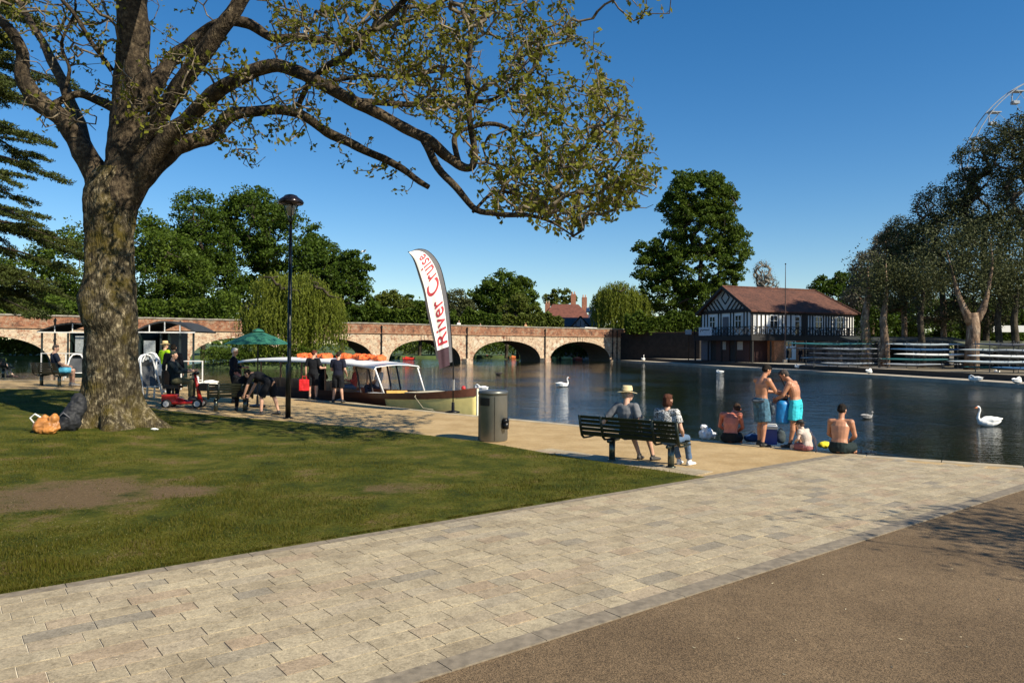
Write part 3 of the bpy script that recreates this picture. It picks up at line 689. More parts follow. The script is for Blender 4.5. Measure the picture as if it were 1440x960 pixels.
# hedges
def hedge(label, d, x0, x1, y0, y1, kind, n, name='hedge', zb=.15, thick=1.5, ls=.22):
    a = W(x0, y0, d); b = W(x1, y0, d); zt = a.z; bot = W(x0, y1, d).z; bot = max(bot, zb)
    root_p = (a + b) / 2; root_p.z = zb; m = n; x = rng.uniform(a.x, b.x, m); y = d + rng.uniform(-thick, thick, m); hh = np.array([noise.noise(Vector((q * .25, d, 1))) + .6 * noise.noise(Vector((q * .8, d, 4))) for q in x]) * min(2.2, (zt - bot) * .55)
    z = bot + (zt - bot + hh) * rng.random(m) ** .6
    C = np.stack([x, y, z], 1) - np.array(root_p); V, Fc = leaves(C, ls); o = npmesh(name, V, Fc, LM[kind]); o.location = root_p
    return tag(o, label, 'hedge')
hedge('low clipped green hedge behind the bridge parapet, right of the banner', 116, 640, 705, 441, 470, 'mid', 9000)
hedge('long bright green hedge behind the bridge parapet below the domed tree', 117, 700, 765, 443, 470, 'olive', 9000)
hedge('bright green bush in front of the red roofed house', 118, 765, 792, 446, 470, 'olive', 3000)
hedge('dark green shrubbery in front of the second willow, at the bridge end', 118.5, 838, 905, 456, 480, 'mid', 6000)
hedge('low bright shrubs on the upstream bank seen through the rightmost arch', 126, 765, 905, 481, 503, 'olive', 7000, thick=1, zb=.1)
hedge('dark undergrowth between the bridge end and the boathouse', 113, 880, 985, 442, 470, 'mid', 14000)
hedge('green shrubs under the trees left of the willow, above the bridge', 100, -60, 330, 420, 475, 'mid', 42000, thick=4)
hedge('green shrubs behind the bridge, between willow and banner', 118, 455, 640, 432, 470, 'mid', 26000, thick=3)
hedge('reeds and shrubs on the low bank below the willow', 73, 290, 440, 488, 512, 'mid', 9000, thick=1.6, ls=.1, zb=.0)
hedge('grassy overgrown bank seen through the arches at the left', 105, -60, 250, 478, 500, 'olive', 12000, thick=3)
hedge('bushes on the bank upstream seen through the right arches', 142, 520, 900, 475, 500, 'mid', 12000, thick=2, zb=.1)

def rndball(n):
    u = rng.normal(size=(n, 3)); u /= np.linalg.norm(u, axis=1)[:, None]; r = rng.random(n)[:, None] ** .45; k = np.array([noise.noise(Vector(q * 2.2)) for q in u])[:, None]; return u * r * (1 + .5 * k)
# right-hand mass of barely leafing trees
RG = 'half-bare trees behind the boat racks'
rt = [('half bare tree right behind the boathouse roof, low and wide', 96, 1225, [(1225, 380, 28, 32), (1215, 420, 30, 30), (1250, 350, 26, 30)], 'grey'),
      ('half bare tree second from the boathouse with pale twigs at the top', 84, 1270, [(1265, 335, 26, 32), (1285, 380, 36, 50), (1255, 400, 34, 44)], 'brown'),
      ('tall half bare tree in the middle of the row over the boat racks', 80, 1325, [(1315, 295, 30, 40), (1335, 340, 44, 64), (1320, 420, 52, 48), (1290, 350, 30, 40)], 'brown'),
      ('darkest tall tree reaching up below the big wheel', 76, 1385, [(1370, 225, 26, 32), (1385, 280, 42, 60), (1375, 350, 50, 60), (1380, 430, 50, 40), (1350, 265, 24, 30), (1398, 195, 24, 24)], 'brown'),
      ('tallest tree cut by the right edge of the photo', 72, 1445, [(1425, 215, 30, 46), (1432, 178, 22, 20), (1450, 270, 50, 70), (1440, 370, 50, 80), (1470, 200, 50, 50)], 'brown')]
for i, (lb, d, bx, bl, kd) in enumerate(rt):
    bg_tree('half_bare_tree', lb, d, bx, bl, kd, 19000, .13, RG, nb=300, clump=.85, zb=.3, bark=M_pbark if i < 3 else M_dbark, trunk_r=.3)
bg_tree('broadleaf_tree', 'dark green tree peeping over the right end of the boathouse roof', 112, 1180, [(1155, 400, 16, 12), (1185, 398, 22, 16), (1170, 420, 40, 24), (1215, 400, 18, 18)], 'dark', 9000, .24)
bg_tree('broadleaf_tree', 'dark evergreen mass behind the trunks above the boat racks', 96, 1330, [(1240, 450, 50, 34), (1310, 450, 60, 36), (1390, 450, 60, 40), (1450, 440, 50, 50)], 'dark', 30000, .22, zb=.3)
bg_tree('bare_tree', 'pale leafless tree behind the boathouse ridge, beside the flagpole', 120, 1072, [(1072, 385, 14, 22), (1082, 400, 14, 16)], 'grey', 500, .1, nb=150, bark=mat('pale_twig', (.2, .18, .15), .9), trunk_r=.2)
for i, (px, w, lb, m) in enumerate([(1218, 13, 'ivy clad pale trunk standing at the right end of the boathouse', M_pbark), (1244, 11, 'pale flaking trunk second from the boathouse', M_pbark), (1296, 9, 'dark upright trunk over the middle of the boat racks', M_dbark), (1405, 9, 'dark trunk right of the big pale trunk', M_dbark), (1428, 10, 'rightmost dark trunk near the photo edge', M_dbark)]):
    d = 72 - i; p = W(px, 500, d); p.z = .28; rt_ = thing('plane_tree', lb, 'tree', p); m_ = MB(); r = w / 2 * d / F
    m_.tube([(0, 0, -.1), (.05, 0, 2), (-.1, .1, 4.5), (.15, 0, 7), (.1, 0, 10)], [r * 1.3, r, r * .9, r * .45, r * .08], 12); m_.build('trunk', m, rt_, True)
    C = rndball(2600 if i else 500) * np.array([2.6, 1.8, 2.6]) + np.array([0, 0, 8.2 if i else 9.3]); V, Fc = leaves(C, .11); npmesh('crown', V, Fc, LM['brown'], rt_)
    if i == 0: C = rng.normal(size=(900, 3)) * np.array([.35, .35, 1.6]) + np.array([0, 0, 3]); V, Fc = leaves(C, .07); npmesh('ivy', V, Fc, LM['mid'], rt_)
# the big pale forked trunk at the right
d = 64; p = W(1366, 520, d); p.z = .28; rt_ = thing('plane_tree', 'big pale forked trunk standing between the boat racks at the right', 'tree', p); m_ = MB(); k = d / F
def q_(x, y): v = W(x, y, d) - p; return (v.x, v.y, v.z)
m_.tube([q_(1366, 521), q_(1367, 490), q_(1369, 462), q_(1367, 440)], [.62, .55, .52, .5], 14)
m_.tube([q_(1366, 455), q_(1356, 435), q_(1348, 415), (q_(1345, 395)[0], .5, q_(1338, 385)[2]), (q_(1340, 380)[0], .9, q_(1338, 350)[2])], [.42, .30, .2, .1, .03], 10); m_.tube([q_(1370, 455), q_(1382, 435), q_(1388, 415), q_(1396, 370), q_(1392, 330)], [.42, .31, .2, .1, .03], 10)
m_.build('trunk', M_pbark, rt_, True)
C = rndball(6500) * np.array([6.5, 3.4, 4.2]) + np.array([0, 0, 10.2]); V, Fc = leaves(C, .1); npmesh('crown', V, Fc, LM['brown'], rt_)

# cedar at the left edge
def cedar():
    d = 30; foot = W(-95, 480, d); foot.z = 0; root = thing('cedar_tree', 'old cedar at the left edge with flat layered dark boughs', 'tree', foot)
    m = MB(); m.tube([(0, 0, -.1), (0, 0, 4), (.1, 0, 9), (0, 0, 15)], [.6, .5, .4, .15], 14); m.build('trunk', M_dbark, root, True)
    br = MB(); L = []
    ends = [(62, 42, 0), (30, 95, 2), (120, 130, 1), (70, 160, 0), (75, 205, -1), (88, 256, 1), (50, 232, 3), (40, 290, 1), (100, 345, 0), (60, 318, -2), (105, 385, 2), (70, 405, -1), (118, 425, 1), (60, 448, -1), (20, 440, 2), (118, 362, 4), (20, 20, 2), (10, 150, 3), (20, 350, 3), (30, 262, -2), (-10, 300, 2), (40, 420, 3), (20, 120, -3), (0, 60, 1), (95, 440, 4), (10, 400, -3)]
    def spray(c0, c1, w0, bow):
        dv = c1 - c0; Ls = np.linalg.norm(dv); n = max(6, int(Ls / .11)); dh = dv * np.array([1, 1, 0]); dh /= np.linalg.norm(dh) + 1e-9; sd = np.array([-dh[1], dh[0], 0])
        for f in np.linspace(.12, 1, n):
            c = c0 + dv * f; c[2] += bow * math.sin(f * math.pi); w = w0 * (1.1 - f) ** .6
            for sgn in (-1, 1):
                ln = w * random.uniform(.45, 1.1); tip = c + sd * sgn * ln + dh * ln * random.uniform(.3, .8); tip[2] -= ln * random.uniform(.05, .28)
                g = rng.random(14)[:, None]; L.append(c + (tip - c) * g + rng.normal(size=(14, 3)) * np.array([.06, .06, .035]))
            L.append(c + rng.normal(size=(5, 3)) * np.array([.07, .07, .05]) + np.array([0, 0, -.03]))
    for (px, py, dy) in ends:
        e = np.array(W(px, py, d + dy) - foot); s = np.array([0, 0, e[2] + .9]); dv = e - s; pts = [s + dv * f + np.array([0, 0, .5 * math.sin(f * math.pi)]) for f in np.linspace(0, 1, 12)]
        br.tube(pts, [max(.015, .12 * (1 - f)) for f in np.linspace(0, 1, 12)], 6); spray(s + dv * .25 + np.array([0, 0, .4]), e, .62, .12)
        dh = dv * np.array([1, 1, 0]); dh /= np.linalg.norm(dh); sd = np.array([-dh[1], dh[0], 0])
        for k in range(9):
            f = random.uniform(.2, .92); sg = random.choice((-1, 1)); c = s + dv * f + np.array([0, 0, .5 * math.sin(f * math.pi)]); ln = random.uniform(.7, 1.7) * (1.15 - f * .6); q = c + dh * ln * random.uniform(.4, .8) + sd * sg * ln; q[2] -= random.uniform(.0, .35)
            br.tube([c, (c + q) / 2 + np.array([0, 0, .06]), q], [.03, .02, .006], 4); spray(c, q, .5, .06)
    br.build('limbs', M_dbark, root); C = np.concatenate(L); V, Fc = leaves(C, .062, .34, flat=.2); npmesh('needles', V, Fc, LM['cedar'], root)
cedar()
# tree to the right of the camera whose shade reaches the gravel
def shade_tree():
    tgt = G(1512, 765); top = tgt + SUND * (5.2 / SUND.z); foot = Vector((top.x + 2.2, top.y - 1.5, 0)); root = thing('shade_tree', 'leafy tree standing right of the view, its shade on the gravel', 'tree', foot)
    m = MB(); m.tube([(0, 0, -.1), (0, 0, 2.5), (.1, .1, 5), (0, 0, 7)], [.3, .24, .2, .1], 12); m.build('trunk', M_limb, root, True)
    tg = np.array([np.array(top - foot) + rng.normal(size=3) * np.array([.75, .8, .5]) for _ in range(240)] ); P, par, tips = grow(np.array([[0, 0, z] for z in np.linspace(2, 7, 8)]), [-1, 0, 1, 2, 3, 4, 5, 6], tg, .3, .2)
    r = pipe(par, len(P), tips, .008, .45, None, .15); V, Fc = seg_mesh(P, par, r, 8, 4); npmesh('twigs', V, Fc, M_limb, root)
    C = np.concatenate([P[t] + rng.normal(size=(9, 3)) * .12 for t in tips]); V, Fc = leaves(C, .055); npmesh('leaves', V, Fc, LM['mid'], root)
shade_tree()
# ------------------------------------------------------------------ fused surfaces, people
def fuse(mb, name, m, vox, parent=None, fold=0.0, smooth=3, fscale=9, dec=None):
    me = bpy.data.meshes.new('t'); me.from_pydata(mb.v, [], mb.f); me.update(); bm = bmesh.new(); bm.from_mesh(me); bmesh.ops.recalc_face_normals(bm, faces=bm.faces); bm.to_mesh(me); bm.free()
    o = bpy.data.objects.new('t', me); COL.objects.link(o); r = o.modifiers.new('r', 'REMESH'); r.mode = 'VOXEL'; r.voxel_size = vox
    if smooth: s = o.modifiers.new('s', 'SMOOTH'); s.factor = .5; s.iterations = smooth
    dg = bpy.context.evaluated_depsgraph_get(); dg.update(); ev = o.evaluated_get(dg); nm = bpy.data.meshes.new_from_object(ev); bpy.data.objects.remove(o); bpy.data.meshes.remove(me); nm.name = name
    if fold:
        nrm = [v.normal.copy() for v in nm.vertices]
        for v, n_ in zip(nm.vertices, nrm):
            p = v.co; v.co = p + n_ * fold * (noise.noise(Vector((p.x * fscale, p.y * fscale, p.z * fscale * .6))) + .5 * noise.noise(p * fscale * 2.3))
    nm.materials.clear(); nm.materials.append(m); nm.polygons.foreach_set('use_smooth', [True] * len(nm.polygons)); nm.update()
    o = bpy.data.objects.new(name, nm); COL.objects.link(o)
    if parent is not None: o.parent = parent
    return o
V_ = Vector
def pose(kind='stand', **kw):
    j = dict(P=V_((0, 0, .93)), C=V_((0, .0, 1.28)), N=V_((0, .0, 1.46)), H=V_((0, .03, 1.625)), look=V_((0, 1, 0)),
             SL=V_((-.185, 0, 1.41)), SR=V_((.185, 0, 1.41)), EL=V_((-.25, -.02, 1.12)), ER=V_((.25, -.02, 1.12)), WL=V_((-.26, .10, .88)), WR=V_((.26, .10, .88)),
             HL=V_((-.095, 0, .92)), HR=V_((.095, 0, .92)), KL=V_((-.11, .03, .49)), KR=V_((.11, .03, .49)), AL=V_((-.12, 0, .085)), AR=V_((.12, 0, .085)), fL=V_((-.15, 1, 0)), fR=V_((.15, 1, 0)))
    if kind == 'sit':
        j.update(P=V_((0, 0, .55)), C=V_((0, -.08, .90)), N=V_((0, -.09, 1.09)), H=V_((0, -.05, 1.25)), SL=V_((-.185, -.09, 1.04)), SR=V_((.185, -.09, 1.04)), EL=V_((-.24, 0, .76)), ER=V_((.24, 0, .76)),
                 WL=V_((-.14, .26, .64)), WR=V_((.14, .26, .64)), HL=V_((-.095, .02, .54)), HR=V_((.095, .02, .54)), KL=V_((-.14, .45, .53)), KR=V_((.14, .45, .53)), AL=V_((-.14, .44, .09)), AR=V_((.14, .44, .09)))
    if kind == 'edge':   # on the ground with the legs over the quay edge
        j.update(P=V_((0, 0, .12)), C=V_((0, .06, .47)), N=V_((0, .12, .65)), H=V_((0, .19, .79)), SL=V_((-.185, .10, .60)), SR=V_((.185, .10, .60)), EL=V_((-.24, .16, .34)), ER=V_((.24, .16, .34)),
                 WL=V_((-.1, .36, .22)), WR=V_((.1, .36, .22)), HL=V_((-.095, .03, .11)), HR=V_((.095, .03, .11)), KL=V_((-.14, .45, .10)), KR=V_((.14, .45, .10)), AL=V_((-.14, .50, -.30)), AR=V_((.14, .50, -.30)), look=V_((0, 1, -.6)))
    for k, v in kw.items(): j[k] = V_(v)
    return j
def seglen(a, b, f): return a + (b - a) * f
def torso(mb, j, inf=0.0, lo=-.10, hi=1.0, fem=0):
    sd = (j['SR'] - j['SL']).normalized(); hs = (j['HR'] - j['HL']).normalized(); side = (sd + hs).normalized(); P, C, N = j['P'], j['C'], j['N']
    u = (C - P).normalized(); pts = [P - u * .10, P - u * .03, P + u * .06, seglen(P, C, .45), seglen(P, C, .8), C + (N - C) * .2, C + (N - C) * .62, N - (N - C) * .08]
    ra = [.10, .158, .162, .142 - .01 * fem, .160 - .008 * fem, .172 - .012 * fem, .150 - .01 * fem, .068]; rb = [.085, .112, .112, .098, .112 + .015 * fem, .115, .092, .062]
    i0 = 0 if lo < 0 else lo; sl_ = slice(i0, len(pts) if hi >= 1 else hi)
    mb.tube(pts[sl_], [r + inf for r in ra[sl_]], 16, side=side, rad2=[r + inf for r in rb[sl_]])
    return u
def limb(mb, pts, rs, inf=0.0, n=10): mb.tube(pts, [r + inf for r in rs], n)
def arm(mb, j, s, inf=0.0, f=2.0, fl=0.0):
    S, E, Wr = j['S' + s], j['E' + s], j['W' + s]; mb.ball(S, .066 + inf, 10)
    mb.tube([seglen(j['N'], S, .25) - V_((0, 0, .035)), S], [.055 + inf, .064 + inf], 10)
    if f <= 1: limb(mb, [S, seglen(S, E, f * .5), seglen(S, E, f)], [.062, .056 + fl / 2, .05 + fl], inf); return
    limb(mb, [S, seglen(S, E, .35), seglen(S, E, .8), E], [.060, .054, .043, .042], inf); mb.ball(E, .041 + inf, 8)
    g = min(1, f - 1); e = seglen(E, Wr, g); limb(mb, [E, seglen(E, e, .3), seglen(E, e, .75), e], [.041, .045, .034, .028 if g >= 1 else .034], inf)
def hand(mb, j, s, curl=.5, grip=None):
    E, Wr = j['E' + s], j['W' + s]; t = (Wr - E).normalized(); sg = 1 if s == 'R' else -1; fw = V_((0, 0, -1)); pn = V_((-sg, 0, 0)) - t * t.dot(V_((-sg, 0, 0)))
    if pn.length < .3: pn = fw - t * t.dot(fw)
    pn.normalize(); sd = t.cross(pn).normalized()          # pn: palm side, sd: across the knuckles
    if sd.dot(V_((0, 1, .4))) < 0: sd = -sd
    k = Wr + t * .085; mb.tube([Wr, Wr + t * .04, k], [.026, .038, .041], 10, side=sd, rad2=[.022, .017, .014])
    for i, (o, L) in enumerate(((.032, .072), (.011, .082), (-.011, .076), (-.032, .060))):
        p = k + sd * o - t * .01; pts = [p]; d = t.copy()
        for q in (.42, .33, .25): d = (d + pn * curl * .75).normalized(); p = p + d * L * q; pts.append(p)
        mb.tube(pts, [.0105, .0098, .009, .0075], 7)
    p = Wr + t * .03 + sd * .03; d = (t * .7 + sd * .6 + pn * .5).normalized(); q = p + d * .035; d2 = (d + pn * .5 + t * .3).normalized(); mb.tube([p - sd * .01, q, q + d2 * .032], [.0135, .012, .009], 7)
def leg(mb, j, s, inf=0.0, f=2.0, fl=0.0, start=0.0):
    Hh, K, A = j['H' + s], j['K' + s], j['A' + s]; mb.ball(Hh, .088 + inf, 10)
    if f <= 1: limb(mb, [seglen(Hh, K, start), seglen(Hh, K, f * .5), seglen(Hh, K, f)], [.092, .084 + fl / 2, .070 + fl], inf); return
    limb(mb, [seglen(Hh, K, start), seglen(Hh, K, .4), seglen(Hh, K, .85), K], [.090, .080, .060, .056], inf); mb.ball(K, .055 + inf, 8)
    g = min(1, f - 1); e = seglen(K, A, g); cb = V_((0, -.014, 0)); limb(mb, [K, seglen(K, A, .28 * g) + cb, seglen(K, A, .7 * g), e], [.054, .057, .042, .036 if g >= 1 else .045], inf)
def foot(mb, j, s, inf=0.0):
    A = j['A' + s]; f = V_(j['f' + s]).normalized(); sd = f.cross(V_((0, 0, 1))).normalized(); dn = V_((0, 0, -.045)) if abs(f.z) < .5 else V_((0, 0, 0))
    mb.tube([A - f * .06 + dn, A - f * .02 + dn, A + f * .07 + dn * 1.1, A + f * .14 + dn * 1.25, A + f * .195 + dn * 1.35], [.026 + inf, .034 + inf, .040 + inf, .044 + inf, .026 + inf], 12, side=sd, rad2=[.028 + inf, .038 + inf, .032 + inf, .022 + inf, .014 + inf])
    mb.tube([A + V_((0, 0, .03)), A + dn * .6], [.036 + inf, .038 + inf], 10)
    return A, f
def headM(j):
    f = V_(j['look']).normalized(); u = (V_((0, 0, 1)) - f * f.z); u = (u.normalized() if u.length > .05 else (j['H'] - j['N']).normalized()); r = f.cross(u).normalized(); u = r.cross(f)
    return Matrix(((r.x, f.x, u.x), (r.y, f.y, u.y), (r.z, f.z, u.z)))
def head(mb, j, sc=1.0):
    M = headM(j); H = j['H']
    mb.tube([j['N'] - (H - j['N']) * .25, seglen(j['N'], H, .45), H], [.062 * sc, .054 * sc, .056 * sc], 12)
    def b(p, r, n=12): mb.ball(H + M @ (V_(p) * sc), [x * sc for x in r], n, M)
    b((0, -.008, .03), (.076, .094, .088)); b((0, .022, -.03), (.058, .066, .072)); b((0, .055, -.078), (.034, .03, .026)); b((0, .088, .022), (.05, .012, .012))
    b((0, .098, -.012), (.012, .018, .026), 8); b((0, .105, -.024), (.016, .013, .010), 8); b((0, .088, -.052), (.024, .010, .007), 8); b((0, .085, -.062), (.021, .010, .007), 8)
    for x in (-1, 1): b((x * .078, -.01, -.005), (.010, .019, .032), 8); b((x * .036, .066, -.012), (.024, .018, .018), 8)
def hairp(mb, j, style, sc=1.0):
    M = headM(j); H = j['H']
    def b(p, r, n=12): mb.ball(H + M @ (V_(p) * sc), [x * sc for x in r], n, M)
    if style == 'bald': b((0, -.05, .0), (.078, .055, .05)); return
    b((0, -.022, .045), (.084, .094, .086)); b((0, -.045, .0), (.079, .066, .07)); b((0, .035, .095), (.06, .045, .028))
    if style == 'bob': b((0, -.035, -.05), (.092, .075, .085)); b((-.06, 0, -.04), (.035, .05, .07)); b((.06, 0, -.04), (.035, .05, .07))
    if style == 'pony': mb.tube([H + M @ V_(p) for p in ((0, -.1, .02), (0, -.14, -.05), (0, -.12, -.16))], [.03, .032, .015], 8)
SKIN = {'fair': mat('fair_skin', (.54, .31, .21), .5, var=.18, scale=11, bmp=.15, bscale=70), 'tan': mat('tanned_skin', (.46, .215, .12), .45, var=.26, scale=9, bmp=.15, bscale=60), 'red': mat('sunburnt_skin', (.50, .155, .095), .45, var=.3, scale=8, bmp=.15, bscale=60), 'pale': mat('pale_skin', (.62, .44, .34), .5, var=.1, scale=9)}
M_eye = mat('eye_dark', (.02, .015, .012), .2)
def person(label, loc, rz, j, skin='fair', hair=('short', (.03, .02, .015)), wear=(), sc=1.0, vox=.013, group=None, curl=.5, shoes=None, fem=0, dz=0.0):
    mb = MB(); torso(mb, j, 0, fem=fem); head(mb, j)
    for s in 'LR': arm(mb, j, s); hand(mb, j, s, curl); leg(mb, j, s); foot(mb, j, s)
    o = fuse(mb, 'person', SKIN[skin], vox * .72, None, 0, 2); o.location = V_(loc) + V_((0, 0, dz)); o.rotation_euler.z = rz; o.scale = (sc,) * 3; tag(o, label, 'person', group)
    M = headM(j); mb = MB()
    for x in (-.033, .033): mb.ball(j['H'] + M @ V_((x, .081, .004)), .0085, 8)
    mb.build('eyes', M_eye, o, True)
    if hair: mb = MB(); hairp(mb, j, hair[0]); fuse(mb, 'hair', mat('hair_%.3f_%.3f' % hair[1][:2], hair[1], .8, var=.35, scale=30, spec=.12), .011, o, .008, 1, 30)
    for w in wear:
        kind, c = w[0], w[1]; opt = w[2] if len(w) > 2 else {}; mm = c if not isinstance(c, tuple) else mat('cloth_%s_%.3f_%.3f_%.3f' % ((kind,) + c), c, .85, var=opt.get('var', .12), scale=12, bmp=.3, bscale=60, spec=.12); mb = MB()
        if kind in ('tshirt', 'shirt', 'dress'):
            torso(mb, j, .017, lo=1, hi=1, fem=fem)
            for s in 'LR': arm(mb, j, s, .013, opt.get('sleeve', .75), opt.get('flare', .012))
            fuse(mb, kind, mm, vox, o, .008)
        elif kind in ('shorts', 'trousers'):
            P = j['P']; u = (j['C'] - P).normalized(); side = (j['HR'] - j['HL']).normalized(); top = opt.get('top', .09)
            mb.tube([P - u * .10, P - u * .02, P + u * top], [.14, .178, .170], 16, side=side, rad2=[.105, .13, .125])
            for s in 'LR': leg(mb, j, s, .02 if kind == 'shorts' else .016, opt.get('len', .75 if kind == 'shorts' else 1.93), opt.get('flare', .016))
            fuse(mb, kind, mm, vox, o, .012)
        elif kind == 'hat':
            br_, hh = opt.get('brim', .17), opt.get('h', .115); H = j['H']; c0 = V_((0, -.012, .055)); N = 22; f = MB()
            prof = [(br_, -.012), (br_ * .8, -.004), (.092, .008), (.088, hh * .6), (.074, hh), (.03, hh * .93), (.001, hh * .9)]
            for r, z in prof:
                for q in range(N): a = 2 * math.pi * q / N; f.v.append(tuple(H + M @ (c0 + V_((r * math.cos(a) * .95, r * math.sin(a) * 1.1, z + (abs(math.cos(a)) ** 3) * .03 * (r > .12))))))
            for i in range(len(prof) - 1):
                for q in range(N): q2 = (q + 1) % N; f.f.append((i * N + q, i * N + q2, (i + 1) * N + q2, (i + 1) * N + q)); f.m.append(0)
            h_ = f.build('hat', mm, o, True); sm = h_.modifiers.new('s', 'SOLIDIFY'); sm.thickness = .006
            f = MB(); pts = [H + M @ (c0 + V_((.093 * math.cos(a) * .95, .093 * math.sin(a) * 1.1, .022))) for a in np.linspace(0, 2 * math.pi, 20)]; f.tube(pts, .012, 6); f.build('hat_band', M_black, h_, True)
        elif kind == 'cap':
            b = MB(); b.ball(j['H'] + M @ V_((0, -.01, .055)), (.088, .104, .078), 14, M); b.tube([j['H'] + M @ V_((0, .07, .055)), j['H'] + M @ V_((0, .16, .045))], [.07, .045], 10, side=M @ V_((1, 0, 0)), rad2=[.012, .006]); fuse(b, 'cap', mm, .011, o, 0, 1)
    if shoes:
        for s in 'LR':
            mb = MB(); foot(mb, j, s, .008); fuse(mb, 'shoe', mat('shoe_%.3f_%.3f' % shoes[:2], shoes, .6), .01, o, 0, 1)
    return o
PTN = None
def pattern_mat():
    m, nt, b = nodes('zigzag_print'); n = tex(nt, 'Noise', 26, 2, .5); n.inputs['Distortion'].default_value = 1.5
    nt.links.new(ramp(nt, n.outputs['Fac'], [(.46, (.015, .015, .015)), (.49, (.75, .75, .73)), (.56, (.75, .75, .73)), (.59, (.015, .015, .015))]), b.inputs['Base Color']); b.inputs['Roughness'].default_value = .85; return m
# ------------------------------------------------------------------ brick bridge
def brick_mat(name, cols, spots=True):
    m, nt, b = nodes(name); tc = nt.nodes.new('ShaderNodeTexCoord')
    mp = nt.nodes.new('ShaderNodeMapping'); mp.inputs['Rotation'].default_value = (R_(90), 0, 0); nt.links.new(tc.outputs['Object'], mp.inputs[0])
    br = nt.nodes.new('ShaderNodeTexBrick'); br.inputs['Scale'].default_value = 2.2; br.inputs['Brick Width'].default_value = .62; br.inputs['Row Height'].default_value = .24
    br.inputs['Color1'].default_value = (.8, .8, .8, 1); br.inputs['Color2'].default_value = (1.25, 1.2, 1.15, 1); br.inputs['Mortar'].default_value = (1.05, 1.0, .92, 1); br.inputs['Mortar Size'].default_value = .015
    nt.links.new(mp.outputs[0], br.inputs[0])
    n = tex(nt, 'Noise', .8, 9, .8); n2 = tex(nt, 'Voronoi', 2.2); n3 = tex(nt, 'Noise', 1.7, 7, .85)
    c = ramp(nt, n.outputs['Fac'], cols); c = mixc(nt, 1.0, c, br.outputs[0], 'MULTIPLY')
    if spots:
        c = mixc(nt, ramp(nt, n3.outputs['Fac'], [(.53, (0, 0, 0)), (.58, (.9, .9, .9))]), c, (.27, .11, .06))
        c = mixc(nt, ramp(nt, n2.outputs['Color'], [(.78, (0, 0, 0)), (.9, (.75, .75, .75))]), c, (.62, .55, .42))
        c = mixc(nt, ramp(nt, n3.outputs['Fac'], [(.38, (.8, .8, .8)), (.44, (0, 0, 0))]), c, (.10, .08, .06))
    else:
        c = mixc(nt, ramp(nt, n3.outputs['Fac'], [(.55, (0, 0, 0)), (.6, (.8, .8, .8))]), c, (.36, .27, .18))
        c = mixc(nt, ramp(nt, n3.outputs['Fac'], [(.3, (.7, .7, .7)), (.4, (0, 0, 0))]), c, (.10, .07, .05))
    nt.links.new(c, b.inputs['Base Color']); b.inputs['Roughness'].default_value = .9; bump(nt, b, br.outputs[1], .4, .02); return m
M_bstone = brick_mat('mottled_brickwork', [(.36, (.20, .12, .08)), (.43, (.36, .25, .17)), (.49, (.52, .43, .31)), (.55, (.47, .37, .26)), (.61, (.28, .15, .095)), (.68, (.54, .46, .34))])
M_bred = brick_mat('red_brickwork', [(.38, (.06, .04, .028)), (.45, (.17, .075, .042)), (.52, (.26, .115, .06)), (.58, (.30, .21, .14)), (.66, (.13, .10, .07))], False)
M_cope = mat('coping', (.26, .235, .19), .9, var=.35, scale=2)
